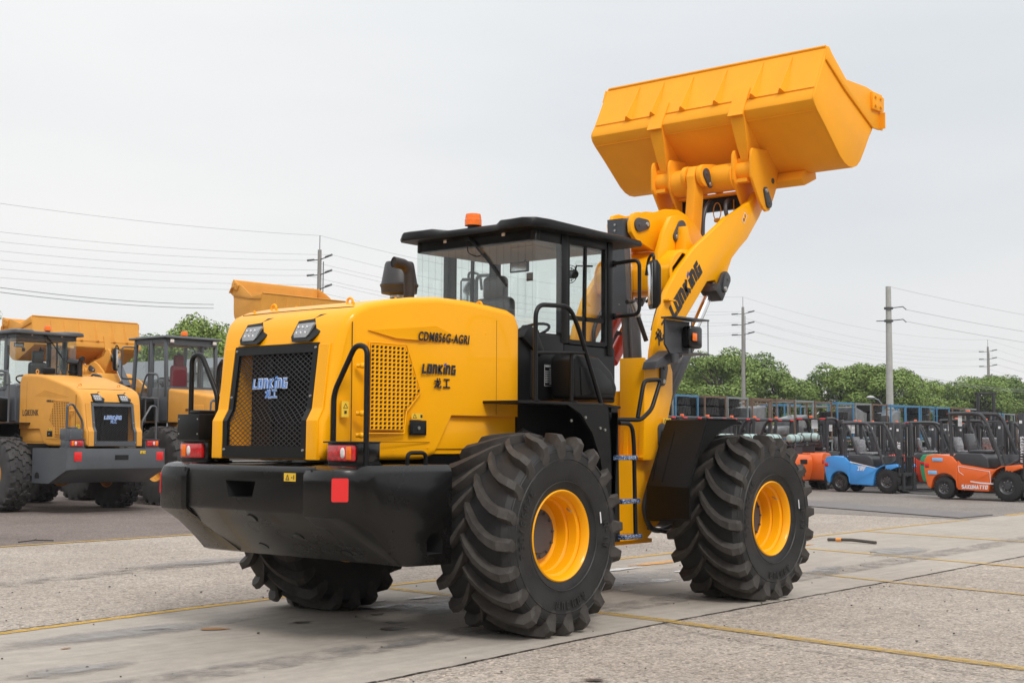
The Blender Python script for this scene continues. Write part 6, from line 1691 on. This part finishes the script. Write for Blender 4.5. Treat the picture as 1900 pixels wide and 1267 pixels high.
# ------------------------------------------------------------------ trees
LEAF = []
for nme, c1, c2 in (('leaf_mid', (.115, .175, .035), (.225, .31, .078)), ('leaf_deep', (.08, .135, .032), (.165, .235, .060)), ('leaf_fresh', (.145, .215, .040), (.27, .35, .09))):
    m = bpy.data.materials.new(nme); m.use_nodes = True; t = m.node_tree; b = t.nodes['Principled BSDF']; b.inputs['Roughness'].default_value = .6; b.inputs['Specular IOR Level'].default_value = .2
    gi = t.nodes.new('ShaderNodeNewGeometry'); r = t.nodes.new('ShaderNodeValToRGB'); r.color_ramp.elements[0].color = (*c1, 1); r.color_ramp.elements[1].color = (*c2, 1)
    t.links.new(gi.outputs['Random Per Island'], r.inputs[0]); t.links.new(r.outputs[0], b.inputs['Base Color'])
    b.inputs['Transmission Weight'].default_value = 0; LEAF.append(m)
BARK = mat('bark', (.055, .045, .035), .9, bump=.3, bscale=8)
def tree_proto(seed, h, rad, leafm, n=13000, ls=.10):
    q = random.Random(seed); crown = MB(); tr = MB()
    tr.tube([(0, 0, 0), (.05, 0, h * .2), (-.03, .04, h * .42), (.05, 0, h * .7)], [.20, .16, .13, .05], 8)
    cl = []
    for k in range(34):
        a = q.uniform(0, 2 * PI); zz = q.uniform(.22, .93); prof = math.sin(min(1, (zz - .10) / .86) * PI) ** .55
        rr = rad * prof * math.sqrt(q.uniform(.15, 1)) * .82
        c = Vector((rr * math.cos(a), rr * math.sin(a), h * zz)); r = q.uniform(.17, .30) * rad
        cl.append((c, r)); 
        if k % 2 == 0: tr.tube([(0, 0, h * min(.6, zz * .6)), tuple(c * .5 + Vector((0, 0, h * zz * .35))), tuple(c)], [.07, .045, .015], 5)
    tot = sum(r * r for c, r in cl)
    for c, r in cl:
        m_ = int(n * r * r / tot)
        for k in range(m_):
            v = Vector((q.gauss(0, 1), q.gauss(0, 1), q.gauss(0, 1))).normalized()
            if v.z < -.35 and q.random() < .6: v.z *= -1
            p = c + Vector((v.x, v.y, v.z * .85)) * r * q.uniform(.72, 1.08)
            nn = (v + Vector((q.uniform(-.7, .7), q.uniform(-.7, .7), q.uniform(-.3, .9)))).normalized()
            u = nn.orthogonal().normalized(); w2 = nn.cross(u); a = q.uniform(0, PI); s_ = ls * q.uniform(.6, 1.35)
            e1 = (u * math.cos(a) + w2 * math.sin(a)) * s_; e2 = (w2 * math.cos(a) - u * math.sin(a)) * s_ * .6
            crown.add([p - e1, p - e2 * .9, p + e1, p + e2], [(0, 1, 2, 3)])
    return crown, tr
protos = []
def crown_build(cr, name, m):
    me = bpy.data.meshes.new(name); me.from_pydata([tuple(v) for v in cr.v], [], cr.f); me.materials.append(m); o = bpy.data.objects.new(name, me); return o
for sd_, lm in ((1, 0), (2, 1), (3, 2), (5, 0)):
    cr, tr = tree_proto(sd_, 8.0, 3.9, LEAF[lm]); protos.append((cr, tr, LEAF[lm]))
tcache = {}
tgrp = 'trees beyond the yard'
tnames = ['rounded green tree', 'darker green tree', 'fresh light green tree', 'broad green tree']
def tree(k, x, y, h, label, w_=1.0):
    r = thing('leafy_tree', label, 'tree', (x, y, 0), q.uniform(0, 6.28), tgrp)
    cr, tr, m = protos[k]
    if k not in tcache:
        c = crown_build(cr, 'crown', m); COL.objects.link(c); t_ = tr.build('trunk', BARK); tcache[k] = (c, t_)
    else:
        c, t_ = tcache[k][0].copy(), tcache[k][1].copy(); COL.objects.link(c); COL.objects.link(t_)
    c.parent = r; t_.parent = r
    r.scale = (h / 8.0 * w_, h / 8.0 * w_, h / 8.0)
TR = [(0, 86.5, 57.5, 7.0, 1.0), (2, 88.6, 55.5, 7.4, 1.05), (0, 87.9, 51.7, 9.0, 1.05), (3, 91.0, 54.0, 8.6, 1.0), (1, 94.7, 52.9, 8.9, 1.05), (3, 93.4, 49.8, 7.4, 1.0), (0, 103.6, 53.4, 5.6, .8),
      (1, 100.6, 49.1, 7.5, 1.0), (0, 99.7, 47.1, 8.1, 1.05), (2, 99.8, 46.0, 7.4, 1.0), (3, 99.8, 43.9, 7.9, 1.05), (0, 103.5, 44.5, 8.0, 1.0), (2, 107.4, 44.3, 7.6, 1.0), (1, 113.0, 45.8, 6.0, .85),
      (1, 127.5, 50.9, 7.6, 1.0), (0, 128.8, 47.0, 8.2, 1.15), (1, 135.6, 46.8, 8.4, 1.2), (2, 141.9, 47.2, 7.9, 1.1), (3, 132.0, 47.5, 8.1, 1.1), (1, 148, 47, 8, 1.2)]
for i, (k, x, y, h, w_) in enumerate(TR):
    tree(k, x, y, h, '%s beyond the racks, %s crown from the left' % (tnames[k], nth(i + 1)), w_ * 1.08)
for i, (k, x, y, h, w_) in enumerate([(2, 38.9, 59.6, 6.8, .9), (0, 36.7, 54.4, 7.6, .9), (2, 34.5, 49.3, 7.5, .85), (0, 36.5, 49.8, 7.2, .85), (3, 22.6, 52.4, 7.7, .9), (1, 17.6, 54.0, 7.2, .9), (1, 41.5, 64.8, 7.9, 1.0), (0, 44.0, 52.0, 7.4, .9)]):
    tree(k, x, y, h, '%s behind the parked loaders, %s of that group' % (tnames[k], nth(i + 1)), w_)
# grass verge behind the loaders on the left
mb = MB(); q2 = random.Random(3)
for k in range(9000):
    x, y = q2.uniform(-5, 30), q2.uniform(26.5, 31); h_ = q2.uniform(.08, .30); a = q2.uniform(0, PI); dx, dy = .02 * math.cos(a), .02 * math.sin(a)
    mb.add([(x - dx, y - dy, -.01), (x + dx, y + dy, -.01), (x + q2.uniform(-.08, .08), y + q2.uniform(-.08, .08), h_)], [(0, 1, 2)])
me = bpy.data.meshes.new('grass'); me.from_pydata(mb.v, [], mb.f); me.materials.append(LEAF[2]); og = bpy.data.objects.new('grass', me); COL.objects.link(og); tag(og, 'strip of pale green grass along the yard edge behind the loaders', 'grass', kind='stuff')
sheet('verge', [(-40, 26.3), (33, 26.3), (33, 32), (-40, 32)], -.006, mat('verge_soil', (.11, .115, .055), .95, var=.3, vscale=2))
# low distant belt of greenery and roofs that closes the horizon
mb = MB(); q2 = random.Random(8)
for k in range(30000):
    a = q2.uniform(0, 1); x = -60 + 300 * a; y = 78 + q2.uniform(0, 14) - 10 * a; hh = 3.2 + 1.4 * math.sin(x * .13) + 1.0 * math.sin(x * .41)
    z = q2.uniform(0, 1) ** .7 * hh; s_ = q2.uniform(.12, .28)
    n1 = Vector((q2.gauss(0, 1), q2.gauss(0, 1), q2.gauss(0, 1))).normalized(); u = n1.orthogonal().normalized() * s_; v = n1.cross(u) * .8; p = Vector((x, y, z))
    mb.add([p - u, p - v, p + u, p + v], [(0, 1, 2, 3)])
me = bpy.data.meshes.new('distant_bushes'); me.from_pydata([tuple(v) for v in mb.v], [], mb.f); me.materials.append(LEAF[1]); ob_ = bpy.data.objects.new('distant_bushes', me); COL.objects.link(ob_); tag(ob_, 'far belt of dark green bushes closing off the horizon', 'bushes', kind='stuff')
# grey shed behind the loaders
m = MB(); m.prism([(-6, 0), (6, 0), (6, 3.4), (0, 4.6), (-6, 3.4)], 'xz', -5, 5); r = thing('steel_shed', 'low grey steel shed behind the parked loaders at the far left', 'shed', (27, 40, 0), 0)
m.build('wall', mat('shed_wall', (.25, .27, .28), .6), r, smooth=0)
m = MB(); m.prism([(-6.3, 3.35), (0, 4.68), (6.3, 3.35), (6.3, 3.45), (0, 4.80), (-6.3, 3.45)], 'xz', -5.3, 5.3)
for k in range(40): m.box(-.01, .01, 0, .01, 0, .01) if False else None
m.build('roof', mat('shed_roof', (.12, .13, .14), .6), r, smooth=0)

# ------------------------------------------------------------------ poles and wires
PC = mat('pole_concrete', (.26, .245, .225), .85, var=.15, vscale=2, bump=.1); PM = mat('pole_iron', (.07, .07, .07), .6); INS = mat('insulator', (.13, .13, .14), .35)
def utility_pole(x, y, label, arms=(10.75, 9.95, 9.2), h=11.25, rod=True):
    r = thing('utility_pole', label, 'utility pole', (x, y, 0), 0, 'concrete utility poles behind the yard')
    m = MB(); m.tube([(0, 0, 0), (0, 0, h)], [.19, .10], 12); m.build('pole', PC, r)
    if rod: m = MB(); m.tube([(0, 0, h - .1), (0, 0, h + .75)], .02, 6); m.build('rod', PM, r)
    m = MB(); m.tube([(.20, -.05, 2), (.22, -.05, h - .6)], .025, 6); m.build('cable_conduit', PM, r)
    for z in arms:
        m = MB()
        m.tube([(0, -.75, z + .10), (0, 0, z - .02), (0, .75, z + .0)], .028, 6); a = m.build('cross_arm', PM, r)
        for s_ in (-1, 1):
            m = MB(); m.tube([(0, s_ * .45, z + (.09 if s_ < 0 else .02)), (0, s_ * .95, z + (.16 if s_ < 0 else .02))], [.045, .06], 8); m.build('insulator', INS, a)
    return r
PP = [(-2.0, 46.0), (38.97, 45.63), (79.49, 44.57), (132.76, 47.12), (186, 48)]
lbs = ['tall concrete utility pole off to the left', 'utility pole rising above the raised far bucket near the middle', 'utility pole standing in front of the leftmost tree clump, right of the boom', 'rightmost utility pole above the far trees', 'utility pole far beyond the right edge']
for i in (1, 2, 3): utility_pole(*PP[i], lbs[i])
wi = 0
WR = mat('wire', (.34, .34, .35), .6)
def wire(a, b, sag, label, grp, r=.022):
    global wi
    a, b = Vector(a), Vector(b); m = MB(); n = 22
    m.tube([a.lerp(b, k / n) - Vector((0, 0, sag * 4 * (k / n) * (1 - k / n))) for k in range(n + 1)], r, 5)
    tag(m.build('power_wire', WR), label, 'power wire', grp)
WL3 = ['highest', 'middle', 'lowest']
spn = ['left of the first pole', 'between the first and second pole', 'between the second and third pole', 'right of the last pole']
for i in range(4):
    (x0, y0), (x1, y1) = PP[i], PP[i + 1]
    for j, z in enumerate((10.75, 9.95, 9.2)):
        for s_ in (-1, 1):
            dz = .16 if s_ < 0 else .02
            wire((x0, y0 + s_ * .95, z + dz + (.1 if i == 0 else 0)), (x1, y1 + s_ * .95, z + dz), 1.0, '%s %s wire of the pair %s' % (['far', 'near'][s_ < 0], WL3[j], spn[i]), 'power wires', .007)
    wire((x0, y0, 12.0 + (.5 if i == 0 else 0)), (x1, y1, 12.0), .9, 'thin single top wire %s' % spn[i], 'power wires', .008)
# thick pole, small pole, lamp
r = thing('utility_pole', 'thick pale concrete pole with two side arms in front of the trees', 'utility pole', (67.71, 27.51, 0), 0, 'concrete utility poles behind the yard')
m = MB(); m.tube([(0, 0, 0), (0, 0, 10.6)], [.24, .155], 16); m.build('pole', mat('pale_concrete', (.40, .39, .36), .85, var=.12, vscale=3), r)
for z, lft in ((9.3, False), (8.55, True)):
    m = MB(); m.tube([(0, 0, z), (.35, -.75, z + .08)], .03, 6); 
    if lft: m.tube([(0, 0, z), (-.3, .65, z + .0)], .03, 6)
    m.lathe([(-.06, .2), (-.06, .27), (.06, .27), (.06, .2)], (0, 0, z), 14, axis='z'); a = m.build('cross_arm', PM, r)
    m = MB(); m.tube([(.35, -.75, z + .08), (.42, -.92, z - .10)], .04, 6); m.build('insulator', INS, a)
r = utility_pole(105.22, 43.82, 'small far utility pole just right of the thick pale one', (7.3, 6.2, 5.2), 7.6, False)
for j, z in enumerate((9.2, 8.5)): wire((68.1, 26.6, z), (150, 9.0, z + 1.5), 1.8, '%s wire running right from the thick pale pole' % ['upper', 'lower'][j], 'wires of the thick pole', .012)
wire((67.7, 27.5, 10.6), (150, 9.5, 12.0), 2.0, 'topmost thin wire running right from the thick pale pole', 'wires of the thick pole', .009)
for j, z in enumerate((7.4, 7.2)): wire((105.2, 43.8, z), (140, 40, z - .6), .6, '%s cable right of the small far pole' % ['upper', 'lower'][j], 'wires of the small pole', .014)
for j, (za, zb) in enumerate(((7.95, 8.45), (7.75, 8.25))): wire((18.0, 46.0, za), (36.0, 50.6, zb), .25, '%s thick low cable at the far left' % ['upper', 'lower'][j], 'low cables at the left', .018)
r = thing('street_lamp', 'small white headed street lamp beside the thick pale pole', 'street lamp', (57.14, 22.89, 0), R(150))
m = MB(); m.tube([(0, 0, 0), (0, 0, 3.2), (.3, 0, 3.55), (.6, 0, 3.62)], [.05, .045, .035, .03], 8); m.build('post', RGRY, r)
m = MB(); m.sphere((.75, 0, 3.66), .2, 12, (1.2, .7, .45)); m.build('lamp_head', mat('lamp_head', (.42, .43, .43), .4), r)

# ------------------------------------------------------------------ thin summer haze
HZ = bpy.data.materials.new('haze'); HZ.use_nodes = True; t = HZ.node_tree; t.nodes.clear()
o_ = t.nodes.new('ShaderNodeOutputMaterial'); v_ = t.nodes.new('ShaderNodeVolumePrincipled'); v_.inputs['Color'].default_value = (.93, .95, .97, 1); v_.inputs['Density'].default_value = .0003
t.links.new(v_.outputs[0], o_.inputs['Volume'])
m = MB(); m.box(-70, 175, -60, 110, -1.1, 16); hz = m.build('haze', HZ, smooth=0); hz['kind'] = 'stuff'; hz['label'] = 'thin pale haze lying over the far trees and poles'; hz['category'] = 'haze'

# ------------------------------------------------------------------ unseen halls added behind the camera for dark reflections and shading
def hall(label, x0, x1, y0, y1, h):
    r = thing('added_hall', label, 'building', ((x0 + x1) / 2, (y0 + y1) / 2, 0), 0, 'added reflection halls behind the camera')
    X, Y = (x1 - x0) / 2, (y1 - y0) / 2
    m = MB(); m.box(-X, X, -Y, Y, 0, h); m.build('wall', mat('hall_brick', (.16, .085, .055), .85, var=.2, vscale=.6), r, smooth=0)
    m = MB(); m.prism([(-Y - .5, h), (0, h + 2.2), (Y + .5, h), (Y + .5, h + .3), (0, h + 2.6), (-Y - .5, h + .3)], 'yz', -X - .5, X + .5) if X > Y else m.prism([(-X - .5, h), (0, h + 2.2), (X + .5, h), (X + .5, h + .3), (0, h + 2.6), (-X - .5, h + .3)], 'xz', -Y - .5, Y + .5)
    m.build('roof', mat('hall_roof', (.10, .11, .13), .6), r, smooth=0)
    f = MB(); L = 2 * max(X, Y); n = int(L / 6)
    for k in range(n):
        u = -L / 2 + (k + .5) * L / n
        for z in (1.0, 3.9):
            for s_ in (-1, 1):
                w_ = MB()
                if X > Y: w_.box(u - 1.5, u + 1.5, s_ * Y - .06, s_ * Y + .06, z, z + 2.0)
                else: w_.box(s_ * X - .06, s_ * X + .06, u - 1.5, u + 1.5, z, z + 2.0)
                w_.build('window', mat('hall_window', (.03, .04, .05), .1), r, smooth=0)
hall('long brown brick hall added behind the camera for reflections, right of the loader', -34, 62, -50, -38, 6.5)
hall('long brown brick hall added behind the camera for reflections, beyond the loader tail', -58, -46, -20, 60, 6.5)
